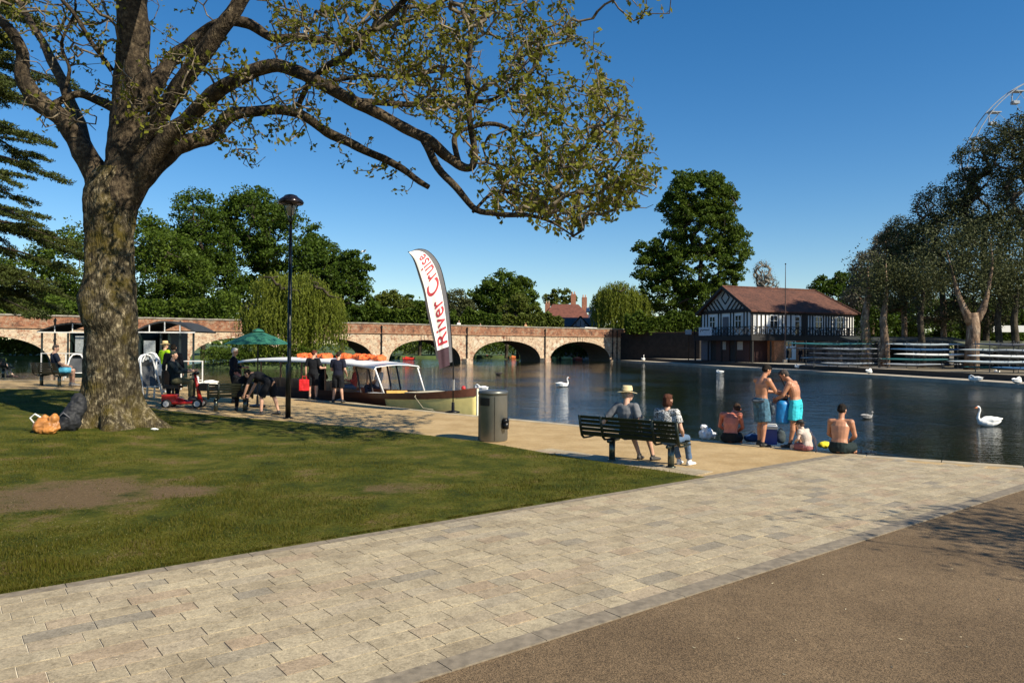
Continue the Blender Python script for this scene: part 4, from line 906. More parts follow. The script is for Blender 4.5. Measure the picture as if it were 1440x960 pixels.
def bridge():
    a = Vector((15.5 + .826 * 1.3, 115 + .563 * 1.3, 0)); ang = math.atan2(.563, .826)
    # local x runs from the right end leftwards as negative s
    root = thing('brick_bridge', 'long mottled brick bridge with low segmental arches crossing the river', 'bridge', a, ang)
    arches = [(-13.4, -1.6), (-26.6, -15.0), (-39.0, -28.4), (-51.0, -41.0), (-62.6, -52.4), (-86.5, -75.3), (-99, -89), (-112, -102)]
    TH = 5.0; z0 = -1.2; zs = 3.45; mb = MB(); mi = MB(); MI = []
    def arch_pts(x0, x1, n=26):
        c = (x0 + x1) / 2; h = (x1 - x0) / 2; return [(c - h * math.cos(math.pi * i / n), -.55 + 3.25 * max(0, math.sin(math.pi * i / n)) ** .78) for i in range(n + 1)]
    edges = []; x = 2.2
    for x0, x1 in arches:
        mb.box(((x + x1) / 2, TH / 2, (z0 + zs) / 2), (x - x1, TH, zs - z0)); x = x0
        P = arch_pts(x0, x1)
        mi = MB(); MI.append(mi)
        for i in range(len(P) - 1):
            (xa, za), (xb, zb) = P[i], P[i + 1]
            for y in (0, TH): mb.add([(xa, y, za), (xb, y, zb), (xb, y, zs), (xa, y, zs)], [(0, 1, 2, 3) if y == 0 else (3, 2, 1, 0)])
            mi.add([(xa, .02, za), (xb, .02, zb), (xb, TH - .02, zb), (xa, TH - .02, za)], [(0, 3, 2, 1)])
    mb.box(((x - 150) / 2, TH / 2, (z0 + zs) / 2), (x + 150, TH, zs - z0))
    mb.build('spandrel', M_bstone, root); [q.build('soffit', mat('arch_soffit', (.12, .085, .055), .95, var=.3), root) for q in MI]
    for k, (x0, x1) in enumerate(arches):
        m = MB(); P = arch_pts(x0, x1); c = Vector(((x0 + x1) / 2, 0, -.5))
        for i in range(len(P) - 1):
            q = [Vector((P[i][0], 0, P[i][1])), Vector((P[i + 1][0], 0, P[i + 1][1]))]
            o = [p + (p - c).normalized() * .42 for p in q]; g = .04
            m.add([(p.x, -g, p.z) for p in (q[0], q[1], o[1], o[0])] + [(p.x, .05, p.z) for p in (q[0], q[1], o[1], o[0])], [(0, 1, 2, 3), (0, 4, 5, 1), (3, 2, 6, 7)])
        for s in (-.5, 0, .5): m.box((c.x + s, -.08, 3.02), (.42, .1, .62))
        m.build('arch_ring', M_bstone, root)
    m = MB(); m.box((-74, -.03, zs + .06), (152.4, .22, .14)); m.build('string_course', mat('string_brick', (.30, .16, .09), .9, var=.4, scale=3), root)
    for y in (.14, TH - .2): m = MB(); m.box((-74, y, zs + .67), (152.4, .34, 1.06)); m.build('parapet', M_bred, root)
    m = MB(); x = 2.2
    while x > -150: L = random.uniform(.8, 1.3); m.box((x - L / 2, .14, zs + 1.28 + random.uniform(-.012, .012)), (L - .02, .5, .15)); x -= L
    m.build('coping', M_cope, root)
    m = MB(); m.box((-74, TH / 2, zs + .05), (150, TH - .8, .1)); m.build('deck', mat('tarmac', (.06, .06, .06), .9), root)
    for x in (-14.3, -27.5, -40.0, -.3, -1.2, -51.7, -63.5, -75):
        m = MB(); m.tube([(x, -.16, -.1), (x, -.16, 4.5)], .075, 8)
        for z in (1, 2.4, 3.4, 4.3): m.box((x, -.12, z), (.24, .16, .1))
        m.build('downpipe', M_black, root)
        if x in (-14.3, -27.5, -40.0, -51.7): 
            m = MB(); m.prism([(x - .85, -.03), (x - .5, -.9), (x + .5, -.9), (x + .85, -.03)], -1.0, .25); m.build('pier_base', M_bstone, root)
    return root, a, ang
BR, bra, brang = bridge()
def on_bridge(px, depth=0.9):      # a point on the deck behind the parapet
    r = (px - 720) / F; a = bra; t = Vector((math.cos(brang), math.sin(brang))); n = Vector((-t.y, t.x)); o = Vector((a.x, a.y)) + n * depth
    s = (o.y * r - o.x) / (t.x - t.y * r); p = o + t * s; return Vector((p.x, p.y, 3.55))

# dark wall between bridge and boathouse
a = W(866, 508, 117); b = W(985, 508, 106); a.z = b.z = 0
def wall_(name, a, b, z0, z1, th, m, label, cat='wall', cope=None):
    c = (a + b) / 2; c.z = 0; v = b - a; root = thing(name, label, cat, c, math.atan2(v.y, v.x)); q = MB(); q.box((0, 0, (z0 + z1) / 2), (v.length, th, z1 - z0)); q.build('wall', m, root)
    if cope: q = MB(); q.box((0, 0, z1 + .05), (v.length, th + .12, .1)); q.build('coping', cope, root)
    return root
wall_('garden_wall', a, b, -.3, 4.1, .5, mat('shade_dark_brick', (.02, .016, .013), .95, var=.4, scale=2), 'high brick wall with shade in its dark colour between the bridge and the boathouse', cope=mat('wall_coping', (.16, .08, .05), .9))  # tree shade painted into the near-black brick; coping plain red-brown

# ------------------------------------------------------------------ boathouse
def boathouse():
    D = 86; C = W(1057, 505, D); C.z = .3; xd = Vector((.93, .37)).normalized(); ang = math.atan2(xd.y, xd.x)
    root = thing('boathouse', 'black and white timber framed boathouse with brown tiled roof beside the river', 'building', C, ang)
    # local: x along the long front (0..L), y back (0..Wd), gable end at x=0
    L, Wd = 15.6, 9.6; zf, ze, zr = 3.1, 6.1, 9.15
    M_beam = mat('black_timber', (.010, .009, .009), .7); M_pl = mat('white_plaster', (.80, .80, .78), .8, var=.06); M_gpl = mat('grey_plaster', (.62, .63, .66), .85, var=.1)
    M_low = mat('dark_boards', (.035, .028, .025), .8, var=.3, scale=3, stretch=(6, 6, .3)); M_brk = mat('brown_brick', (.42, .17, .075), .9, var=.35, scale=5)
    m = MB(); m.box((L / 2, Wd / 2, (zf + ze) / 2 + .05), (L, Wd, ze - zf - .1)); m.add([(0, 0, ze), (0, Wd, ze), (0, Wd / 2, zr - .15)], [(0, 1, 2), (2, 1, 0)]); m.build('upper_wall', M_pl, root)
    m = MB(); m.box((L / 2, Wd / 2, zf / 2), (L, Wd, zf)); m.build('lower_wall', M_low, root)
    # roof: gable at x=0, hip at x=L
    e = .55; t = .14; A = [(-e, -.34, ze - .08), (L + e, -.34, ze - .08), (L + e, Wd + e, ze - .18), (-e, Wd + e, ze - .18), (-e, Wd / 2, zr), (L - 1.6, Wd / 2, zr)]
    B = [(x, y, z - t) for x, y, z in A]; m = MB(); m.add(A + B, [(0, 1, 5, 4), (1, 2, 5), (2, 3, 4, 5), (6, 10, 11, 7), (7, 11, 8), (8, 11, 10, 9), (0, 6, 7, 1), (1, 7, 8, 2), (2, 8, 9, 3), (0, 4, 10, 6), (3, 9, 10, 4)])
    mt, nt, bs = nodes('brown_tiles'); tc = nt.nodes.new('ShaderNodeTexCoord'); br = nt.nodes.new('ShaderNodeTexBrick'); br.inputs['Scale'].default_value = 3; br.inputs['Brick Width'].default_value = .6; br.inputs['Row Height'].default_value = .4
    br.inputs['Color1'].default_value = (.075, .03, .02, 1); br.inputs['Color2'].default_value = (.13, .055, .036, 1); br.inputs['Mortar'].default_value = (.04, .02, .015, 1); nt.links.new(tc.outputs['Object'], br.inputs[0])
    nn = tex(nt, 'Noise', .7, 6, .7); nt.links.new(mixc(nt, 1.0, br.outputs[0], ramp(nt, nn.outputs['Fac'], [(.3, (.65, .65, .65)), (.7, (1.4, 1.3, 1.2))]), 'MULTIPLY'), bs.inputs['Base Color']); bs.inputs['Roughness'].default_value = .9; bump(nt, bs, br.outputs[1], .6, .03)
    rf = m.build('roof', mt, root); m = MB(); m.tube([(-e, Wd / 2, zr + .03), (L - 1.6, Wd / 2, zr + .03)], .12, 8); m.tube([(L - 1.6, Wd / 2, zr + .03), (L + e, -e, ze - .1)], .1, 6); m.build('ridge_tiles', mt, rf)
    # gable bargeboards + timbers
    m = MB(); g = -.06
    for (y0, z0, y1, z1) in [(-e, ze - .15, Wd / 2, zr), (Wd + e, ze - .15, Wd / 2, zr)]: m.bar((-e - .04, y0, z0 - .1), (-e - .04, y1, z1 - .1), .06, .34)
    m.bar((g, 0, ze + .0), (g, Wd, ze + .0), .14, .42)
    for k in range(1, 7):           # chevron braces in the gable
        for sgn in (-1, 1):
            y0 = Wd / 2 + sgn * (k - 1) * .75; m.bar((g, y0, ze + .25), (g, y0 + sgn * .0 + sgn * min(2.2, 4.3 - (k - 1) * .72), ze + .25 + 0), .01, .01)
    for k in range(5):
        for sgn in (-1, 1):
            y0 = Wd / 2 + sgn * (.3 + k * .78); h = (zr - .35 - ze) * (1 - (.3 + k * .78) / (Wd / 2)) ; d = min(h * .62, 1.5)
            m.bar((g, y0, ze + .2), (g, y0 + sgn * d * .9, ze + .2 + d * .9), .07, .17)
    m.bar((g, Wd / 2, ze + .9), (g, Wd / 2 + .75, ze + 1.7), .07, .12); m.bar((g, Wd / 2, ze + .9), (g, Wd / 2 - .75, ze + 1.7), .07, .12)
    m.bar((g, Wd / 2, ze + 2.5), (g, Wd / 2 + .75, ze + 1.7), .07, .12); m.bar((g, Wd / 2, ze + 2.5), (g, Wd / 2 - .75, ze + 1.7), .07, .12)
    for y in [0.06, .75, 1.3, 3.2, 3.75, 5.6, 6.1, 8.3, 8.9, 9.54]: m.bar((g, y, zf), (g, y, ze), .08, .16, (1, 0, 0))
    m.build('gable_timbers', M_beam, root)
    m = MB()
    for x in list(np.arange(.1, 4.7, .62)) + list(np.arange(5.0, 7.2, .7)) + list(np.arange(8.2, 15.7, .42)): m.bar((x, -.05, zf + .0), (x, -.05, ze), .13, .1, (0, 1, 0))
    m.box((L / 2, -.06, ze - .25), (L, .12, .42)); m.box((L / 2, -.06, zf + .1), (L, .12, .24)); m.build('front_timbers', M_beam, root)
    def win(x, w, h, zc, y=-.09, arched=False):
        f = MB(); t = .09
        for sx in (-1, 1): f.box((x + sx * w / 2, y, zc), (t, .1, h + t))
        for sz in (-1, 1): f.box((x, y, zc + sz * h / 2), (w + t, .1, t))
        f.box((x, y, zc), (.06, .08, h)); f.box((x, y, zc + h * .1), (w, .08, .06)); fr = f.build('window', M_white, root)
        p = MB(); p.box((x, y + .02, zc), (w, .04, h)); p.build('pane', M_glass, fr)
    for x in (3.1, 9.9, 13.3): win(x, 1.15, 1.55, 4.75)
    f = MB(); 
    for x in (6.2, 7.0): f.box((x, -.1, 4.3), (.12, .12, 2.4))
    f.box((6.6, -.1, 5.5), (.9, .12, .12)); f.box((6.6, -.1, 4.9), (.9, .12, .08)); dr = f.build('door', M_white, root); p = MB(); p.box((6.6, -.08, 4.25), (.7, .06, 2.2)); p.build('pane', M_glass, dr)
    p = MB(); p.box((7.75, -.07, 4.4), (.85, .1, 3.0)); p.build('dark_recess', M_beam, root)
    # gable windows and central door
    for y in (2.3, 7.25):
        f = MB(); 
        for s in (-1, 0, 1): f.box((-.09, y + s * .55, 4.75), (.1, .08, 1.6))
        for z in (3.95, 4.9, 5.55): f.box((-.09, y, z), (.1, 1.18, .08))
        fr = f.build('window', M_white, root); p = MB(); p.box((-.05, y, 4.75), (.06, 1.1, 1.55)); p.build('pane', M_glass, fr)
    f = MB(); f.box((-.07, 4.7, 4.3), (.1, 1.0, 2.3)); f.build('door', mat('slate_paint', (.10, .11, .13), .6), root)
    # balcony round two sides with lattice railing
    bx = -1.1; by = -1.3; m = MB(); m.box((L / 2 + bx / 2, by / 2, zf - .02), (L - bx, -by, .16)); m.box((bx / 2, Wd / 2, zf - .02), (-bx, Wd, .16)); m.box((L / 2 + bx / 2, by - .02, zf - .3), (L - bx + .1, .12, .5)); m.box((bx - .02, Wd / 2 + by / 2, zf - .3), (.12, Wd - by, .5)); m.build('balcony', M_beam, root)
    m = MB(); pts = [((bx, Wd), (bx, by)), ((bx, by), (L, by))]
    for (p0, p1) in pts:
        p0 = Vector(p0); p1 = Vector(p1); n = max(1, int((p1 - p0).length / 1.05))
        for k in range(n):
            a = p0.lerp(p1, k / n); b = p0.lerp(p1, (k + 1) / n); za, zb = zf + .12, zf + 1.05
            m.bar((a.x, a.y, zf), (a.x, a.y, zb + .05), .09, .09); m.bar((a.x, a.y, za), (b.x, b.y, zb), .05, .06); m.bar((a.x, a.y, zb), (b.x, b.y, za), .05, .06)
            m.bar((a.x, a.y, zb), (b.x, b.y, zb), .07, .08); m.bar((a.x, a.y, za), (b.x, b.y, za), .05, .06)
            c = a.lerp(b, .5); m.bar((c.x, c.y, za), (c.x, c.y, zb), .04, .04)
    m.build('railing', M_beam, root)
    m = MB()
    for x, y in [(x, by + .08) for x in np.arange(-.9, L + .1, 2.6)] + [(bx + .08, y) for y in (1.6, 4.2, 6.8, 9.5)]: m = MB(); m.box((x, y, zf / 2 - .3), (.16, .16, zf - .6)); m.build('post', M_beam, root)
    # ground floor: brick bay with arched white window, boat doors, grey door, notices
    m = MB(); m.box((4.4, -.62, 1.4), (4.4, 1.24, 2.8)); m.build('brick_bay', M_brk, root)
    f = MB(); f.box((4.5, -1.26, 1.5), (1.7, .06, 2.3)); aw = f.build('window', M_white, root); p = MB()
    for i in (-.6, 0, .6):
        p.box((4.5 + i * .9, -1.3, 2.2), (.38, .04, .5))
    p.box((4.3, -1.3, 1.1), (.8, .04, 1.1)); p.build('pane', M_glass, aw)
    for x0 in (1.4, 9.4, 12.2):
        f = MB(); f.box((x0, -.04, 1.35), (2.2, .1, 2.6)); f.build('boat_door', mat('oxblood_door', (.045, .016, .014), .6), root)
    for y0 in (1.6, 5.2):
        f = MB(); f.box((-.06, y0, 1.35), (.1, 2.6, 2.6)); f.build('boat_door', MATS['oxblood_door'], root)
    f = MB(); f.box((-.1, 8.5, 1.4), (.14, 1.9, 2.6)); f.build('grey_door', mat('grey_door', (.10, .11, .135), .6), root)
    for y0 in (1.9, 5.0): 
        f = MB(); f.box((-.14, y0, 1.95), (.04, .95, 1.0)); f.build('notice', mat('faded_notice', (.45, .42, .38), .7, var=.2, scale=8), root)
    return root, C, ang
BH, bhC, bhA = boathouse()
def BHW(x, y, z): return bhC + Vector((math.cos(bhA) * x - math.sin(bhA) * y, math.sin(bhA) * x + math.cos(bhA) * y, z))
# banner hanging on the balcony, lettering only dark strokes
bn = thing('banner', 'white banner with one dark squiggle hung on the balcony rail of the boathouse gable', 'banner', BHW(-1.22, 7.2, 3.2), bhA); m = MB(); m.box((0, 0, .5), (.03, 2.6, 1.05)); m.build('cloth', mat('banner_cloth', (.62, .63, .66), .8), bn)
m = MB(); m.tube([(-.03, 1.0, .45), (-.03, .8, .75), (-.03, .5, .6), (-.03, .2, .72), (-.03, -.3, .66), (-.03, -.9, .7)], .045, 5); m.build('lettering', M_black, bn)
sg = thing('notice_board', 'small grey framed board on a post left of the boathouse banner', 'sign', BHW(-1.6, 10.2, 0), bhA); m = MB(); m.box((0, 0, 3.65), (.06, 1.3, .62)); m.build('board', mat('board_grey', (.30, .31, .33), .7), sg); m = MB(); m.box((.05, 0, 1.8), (.08, .08, 3.6)); m.build('post', M_black, sg)
fp = thing('flagpole', 'tall thin dark flagpole in front of the boathouse', 'flagpole', BHW(2.2, -3.0, 0)); m = MB(); m.tube([(0, 0, 0), (0, 0, 6), (0, 0, 11.2)], [.085, .07, .03], 8); m.build('pole', mat('pole_paint', (.06, .035, .03), .6), fp); m = MB(); m.ball((0, 0, 11.25), .09); m.build('finial', M_black, fp); m = MB(); m.box((0, 0, .2), (.4, .4, .4)); m.build('base', M_far, fp)

# gangway ramp of the rack area, shelters and boat racks
def shelter(px0, px1, d, zt, label, m_, dpth=4.0, lean=.25):
    a = W(px0, 500, d); b = W(px1, 500, d + (px1 - px0) * -.01); a.z = b.z = .28; v = b - a; L = v.length; root = thing('boat_shelter', label, 'shelter', a, math.atan2(v.y, v.x))
    q = MB(); q.add([(-.3, -.4, zt - lean), (L + .3, -.4, zt - lean), (L + .3, dpth, zt + lean), (-.3, dpth, zt + lean), (-.3, -.4, zt - lean - .3), (L + .3, -.4, zt - lean - .3), (L + .3, dpth, zt + lean - .3), (-.3, dpth, zt + lean - .3)], [(0, 1, 2, 3), (4, 7, 6, 5), (0, 4, 5, 1), (1, 5, 6, 2), (2, 6, 7, 3), (3, 7, 4, 0)]); q.build('roof', m_, root)
    q = MB(); q.box((L / 2, dpth, zt / 2), (L, .08, zt)); q.build('back_wall', mat('shelter_boards', (.02, .022, .02), .9), root)
    n = int(L / 2.4)
    for k in range(n + 1): q = MB(); q.bar((L * k / n, 0, 0), (L * k / n, 0, zt - lean - .1), .07, .07); q.build('post', M_steel, root)
shelter(1205, 1366, 74, 2.75, 'long low dark roofed shelter over the left group of boat racks', mat('felt_roof', (.022, .026, .022), .9), 5)
shelter(1374, 1560, 66, 2.3, 'low shelter with lighter green roof at the right edge of the photo', mat('moss_roof', (.11, .12, .07), .9), 5)
def shell_mesh(L, w=.20, h=.12):
    m = MB(); n = 20; P = []; r1 = []; r2 = []
    for i in range(n + 1):
        f = i / n; s = max(0, math.sin(math.pi * f)) ** .55; P.append((L * (f - .5), 0, .03 * math.cos(2 * math.pi * f))); r1.append(max(.012, w * s)); r2.append(max(.01, h * s))
    m.tube(P, r2, 10, side=(0, 0, 1), rad2=r1); return m
SH = {}
cols = {'white': (.72, .74, .74), 'grey': (.22, .25, .29), 'teal': (.02, .11, .12), 'blue': (.03, .10, .22), 'dark': (.03, .04, .06), 'pale': (.34, .40, .44)}
def shell(col, L, loc, rz, label, group):
    key = (col, L)
    if key not in SH:
        root = thing('rowing_shell', label, 'rowing boat', loc, rz, group); shell_mesh(L).build('hull', mat('gelcoat_' + col, cols[col], .25, var=.05), root, True)
        m = MB(); m.box((0, 0, .17), (L * .34, .3, .05)); m.build('cockpit', M_black, root)
        m = MB()
        for x in (-L * .1, L * .06): m.bar((x, -.5, .12), (x, .5, .12), .03, .03)
        m.bar((-L * .1, .46, .13), (L * .06, .46, .13), .02, .02); m.build('rigger', M_steel, root); SH[key] = root
    else:
        root = copy_tree(SH[key]); root.location = loc; root.rotation_euler.z = rz; tag(root, label, 'rowing boat', group)
    return root
def rack(px0, px1, d, levels, rows, label, seed, arng, gname, place):
    a = W(px0, 500, d); b = W(px1, 500, d); a.z = b.z = .28; L = (b - a).length; rz = arng; root = thing('boat_rack', label, 'boat rack', (a + b) / 2, rz); R0 = random.Random(seed)
    for x in (-L * .38, -L * .1, L * .14, L * .4):
        q = MB()
        for y in (-.35, rows * .9): q.bar((x, y, 0), (x, y, levels * .44 + .25), .05, .05)
        for k in range(levels): q.bar((x, -.8, .22 + k * .44), (x, rows * .9 + .3, .22 + k * .44), .05, .05)
        q.build('frame', mat('rack_steel', (.10, .10, .10), .5, .5), root)
    words = ['lowest', 'second lowest', 'middle', 'second highest', 'topmost']
    ci = 0; cl = ['grey', 'dark', 'pale', 'grey', 'white', 'dark', 'grey', 'white', 'dark', 'blue', 'pale', 'teal']
    for k in range(levels):
        for r in range(rows):
            col = cl[(seed * 3 + k * 5 + r * 2) % len(cl)]; LL = R0.choice((5.2, 6.8, 7.8)) * (1 if L > 6 else .8); off = R0.uniform(-1.6, 1.6)
            p = (a + b) / 2 + Matrix.Rotation(rz, 3, 'Z') @ Vector((off, -.55 + r * .85, 0)); p.z = .28 + .40 + k * .44
            pos = words[k] if levels == 5 else ['bottom', 'lower', 'upper', 'top'][k]
            if r: lb = '%s rowing shell in the %s row of the %s, behind the front boat' % (col, pos, place)
            else: lb = '%s rowing shell at the front of the %s row, %s' % (col, pos, place)
            shell(col, LL, p, rz + R0.uniform(-.02, .02), lb, gname)
rack(1130, 1245, 68, 5, 2, 'steel rack of rowing boats just right of the boathouse', 1, -.06, 'rowing boats on the racks', 'leftmost rack')
rack(1232, 1372, 65.5, 5, 2, 'steel rack of rowing boats left of the big pale trunk', 2, -.1, 'rowing boats on the racks', 'middle rack')
rack(1378, 1490, 56, 5, 2, 'steel rack of rowing boats at the right edge', 3, -.12, 'rowing boats on the racks', 'rightmost rack')
wall_('garden_wall', W(1370, 500, 84) * Vector((1, 1, 0)) if False else Vector((W(1395, 500, 80).x, 80, 0)), Vector((W(1560, 500, 80).x, 78, 0)), 3.9, 4.6, .3, M_white, 'thin white rail or boundary strip seen behind the trunks at the right edge', 'fence')

# ------------------------------------------------------------------ houses behind the bridge
def house(name, label, cat, d, px, w, dp, ze, zr, mw, mr, rz=0, hip=True, z0=.15):
    p = W(px, 480, d); p.z = z0; root = thing(name, label, cat, p, rz); m = MB(); m.box((0, 0, ze / 2), (w, dp, ze)); 
    if not hip: m.add([(-w / 2, -dp / 2, ze), (w / 2, -dp / 2, ze), (w / 2, dp / 2, ze), (-w / 2, dp / 2, ze)], [(0, 1, 2, 3)])
    m.build('wall', mw, root); e = .5; hx = w * .28 if hip else 0
    A = [(-w / 2 - e, -dp / 2 - e, ze), (w / 2 + e, -dp / 2 - e, ze), (w / 2 + e, dp / 2 + e, ze), (-w / 2 - e, dp / 2 + e, ze), (-w / 2 - e + hx, 0, zr), (w / 2 + e - hx, 0, zr)]
    m = MB(); m.add(A, [(0, 1, 5, 4), (1, 2, 5), (2, 3, 4, 5), (3, 0, 4), (3, 2, 1, 0)]); r = m.build('roof', mr, root); return root, r
M_rt = mat('red_brown_tiles', (.13, .045, .03), .9, var=.3, scale=2); M_hb = mat('house_brick', (.28, .12, .07), .9, var=.3, scale=3)
h, r = house('house', 'brick house with broad red brown hipped roof and tall chimneys behind the bridge', 'house', 150, 795, 9.5, 8, 6.8, 10.3, M_hb, M_rt)
for x, y, zt in ((-3.6, 1, 10.3), (1.6, .4, 12.2), (3.9, 1, 11.6)):
    m = MB(); m.box((x, y, zt - 1.5), (1.0, .8, 3.4)); ch = m.build('chimney', M_hb, r); m = MB()
    for k in (-.25, .25): m.tube([(x + k, y, zt + .2), (x + k, y, zt + .7)], .12, 8)
    m.build('chimney_pot', mat('terracotta', (.5, .3, .2), .8), ch)
h, r = house('pavilion', 'low dark roofed pavilion with a small black and white gable over the bridge', 'building', 136, 812, 8.2, 6, 5.4, 7.1, mat('pavilion_wall', (.22, .21, .2), .8), mat('slate', (.05, .05, .055), .8), hip=False)
m = MB(); m.add([(-1.5, -3.6, 5.2), (1.9, -3.6, 5.2), (.2, -3.6, 7.1), (.2, -1, 7.2), (-1.5, -1, 5.2), (1.9, -1, 5.2)], [(0, 1, 2), (0, 2, 3, 4), (1, 5, 3, 2)]); g = m.build('gable', mat('gable_white', (.30, .31, .33), .8), h)
m = MB(); m.bar((-1.6, -3.68, 5.15), (.2, -3.68, 7.2), .1, .25); m.bar((2.0, -3.68, 5.15), (.2, -3.68, 7.2), .1, .25); m.bar((-1.6, -3.68, 5.3), (2, -3.68, 5.3), .1, .2)
for x in (-.6, .2, 1.0): m.bar((x, -3.68, 5.2), (x, -3.68, 6.4), .1, .12)
m.build('gable_timber', M_black, g)
m = MB()
for x in np.arange(-4, 4.1, .5): m.box((x, -3.1, 4.6), (.1, .12, 1.5))
m.build('verandah_post', M_white, h)
h, r = house('cottage', 'little white walled cottage end showing through the tree right of the chimneys', 'house', 140, 838, 2.6, 3, 8.3, 9.3, M_white, mat('pale_roof', (.4, .4, .4), .8), hip=False)
for x in (-.6, .6):
    m = MB(); m.box((x, -1.52, 7.7), (.6, .06, .7)); m.build('window', M_glass, h)
h, r = house('cottage', 'beige brick cottage end between second willow and tall dark tree', 'house', 140, 912, 5, 4, 6.2, 7.6, mat('buff_brick', (.42, .33, .24), .9), M_rt, hip=True)
m = MB(); m.box((0, -2.05, 4.6), (1, .08, 1.3)); m.build('window', M_glass, h)
h, r = house('lodge', 'tiny lodge with white peaked roof just over the parapet left of the banner', 'building', 150, 579, 3, 2.6, 5.6, 6.9, mat('mossy_wall', (.05, .06, .03), .9), M_white, hip=True)
def van():
    p = on_bridge(830, 3.4); root = thing('van', 'white van crossing the bridge below the white cottage', 'van', p, brang); m = MB()
    prof = [(-2.3, .35), (2.0, .35), (2.3, .9), (1.7, 1.25), (1.15, 1.95), (-2.2, 2.05), (-2.35, 1.2)]
    m.add([(x, -.9, z) for x, z in prof] + [(x, .9, z) for x, z in prof], [tuple(range(7)), tuple(reversed(range(7, 14)))] + [(i, 7 + i, 7 + (i + 1) % 7, (i + 1) % 7) for i in range(7)]); m.build('body', M_white, root)
    m = MB(); m.box((.9, -.91, 1.5), (.7, .03, .45)); m.build('window', M_glass, root)
    for x in (-1.4, 1.4):
        for y in (-.85, .85):
            m = MB(); m.tube([(x, y - .1, .34), (x, y + .1, .34)], .34, 16); m.build('wheel', M_rubber, root)
    root.scale = (.72, .72, .72)
van()
# far wood closing the horizon
C = []
for k in range(420):
    a = rng.uniform(-1.3, 1.3); r = rng.uniform(230, 300); h = rng.uniform(7, 13); c = np.array([math.sin(a) * r, math.cos(a) * r, h * .5]); C.append(c + rng.normal(size=(150, 3)) * np.array([3.2, 2.5, h * .26]))
C = np.concatenate(C); C[:, 2] = np.abs(C[:, 2]); V, Fc = leaves(C, .6); tag(npmesh('distant_wood', V, Fc, LM['mid']), 'far-off wood closing the horizon behind the bridge', 'wood', kind='stuff')

# ------------------------------------------------------------------ big wheel
def wheel():
    D = 130; c = W(1520, 265.5, D); Rw = 168 * D / F; root = thing('big_wheel', 'white observation wheel rising behind the trees at the right edge', 'ferris wheel', (c.x, c.y, .28)); hc = Vector((0, 0, c.z - .28)); ms = mat('wheel_white', (.25, .28, .32), .5)
    m = MB(); n = 72
    for y in (-1.1, 1.1):
        pts = [hc + Vector((Rw * math.cos(2 * math.pi * k / n), y, Rw * math.sin(2 * math.pi * k / n))) for k in range(n + 1)]; m.tube(pts, .09, 6, caps=False)
    for y in (-.8, .8):
        pts = [hc + Vector(((Rw - 2.6) * math.cos(2 * math.pi * k / n), y, (Rw - 2.6) * math.sin(2 * math.pi * k / n))) for k in range(n + 1)]; 
    m.build('rim', ms, root)
    m = MB()
    for k in range(24):
        q = 2 * math.pi * (k + .35) / 24; u = Vector((math.cos(q), 0, math.sin(q)))
        for y in (-1, 1): m.bar(hc + Vector((0, y * 1.6, 0)), hc + u * Rw + Vector((0, y * 1.1, 0)), .04, .04)
        m.bar(hc + u * Rw + Vector((0, -1.1, 0)), hc + u * Rw + Vector((0, 1.1, 0)), .12, .12)
    m.build('spokes', ms, root); m = MB(); m.tube([hc + Vector((0, -2, 0)), hc + Vector((0, 2, 0))], 1.0, 16); m.build('hub', ms, root)
    for sx in (-1, 1):
        for y in (-2.2, 2.2): m = MB(); m.tube([hc + Vector((0, y, 0)), Vector((sx * 9, y * 2.2, 0))], .38, 10); m.build('leg', ms, root)
    for k in range(24):
        q = 2 * math.pi * (k + .35) / 24; u = Vector((math.cos(q), 0, math.sin(q))); p = hc + u * Rw; g = MB()
        g.bar(p, p + Vector((.0, 0, -.1)), .1, 2.0); 
        g = MB(); g.tube([p + Vector((0, 0, -.2)), p + Vector((-.1, 0, -2.3))], [.12, .1], 6)
        g.box(p + Vector((.9, 0, -.15)), (1.8, 1.2, .16)); g.tube([p + Vector((1.7, 0, -.2)), p + Vector((.5, 0, -1.9))], .07, 6); g.box(p + Vector((.5, 0, -2.1)), (1.1, .9, .5)); o = g.build('gondola', ms, root)
wheel()

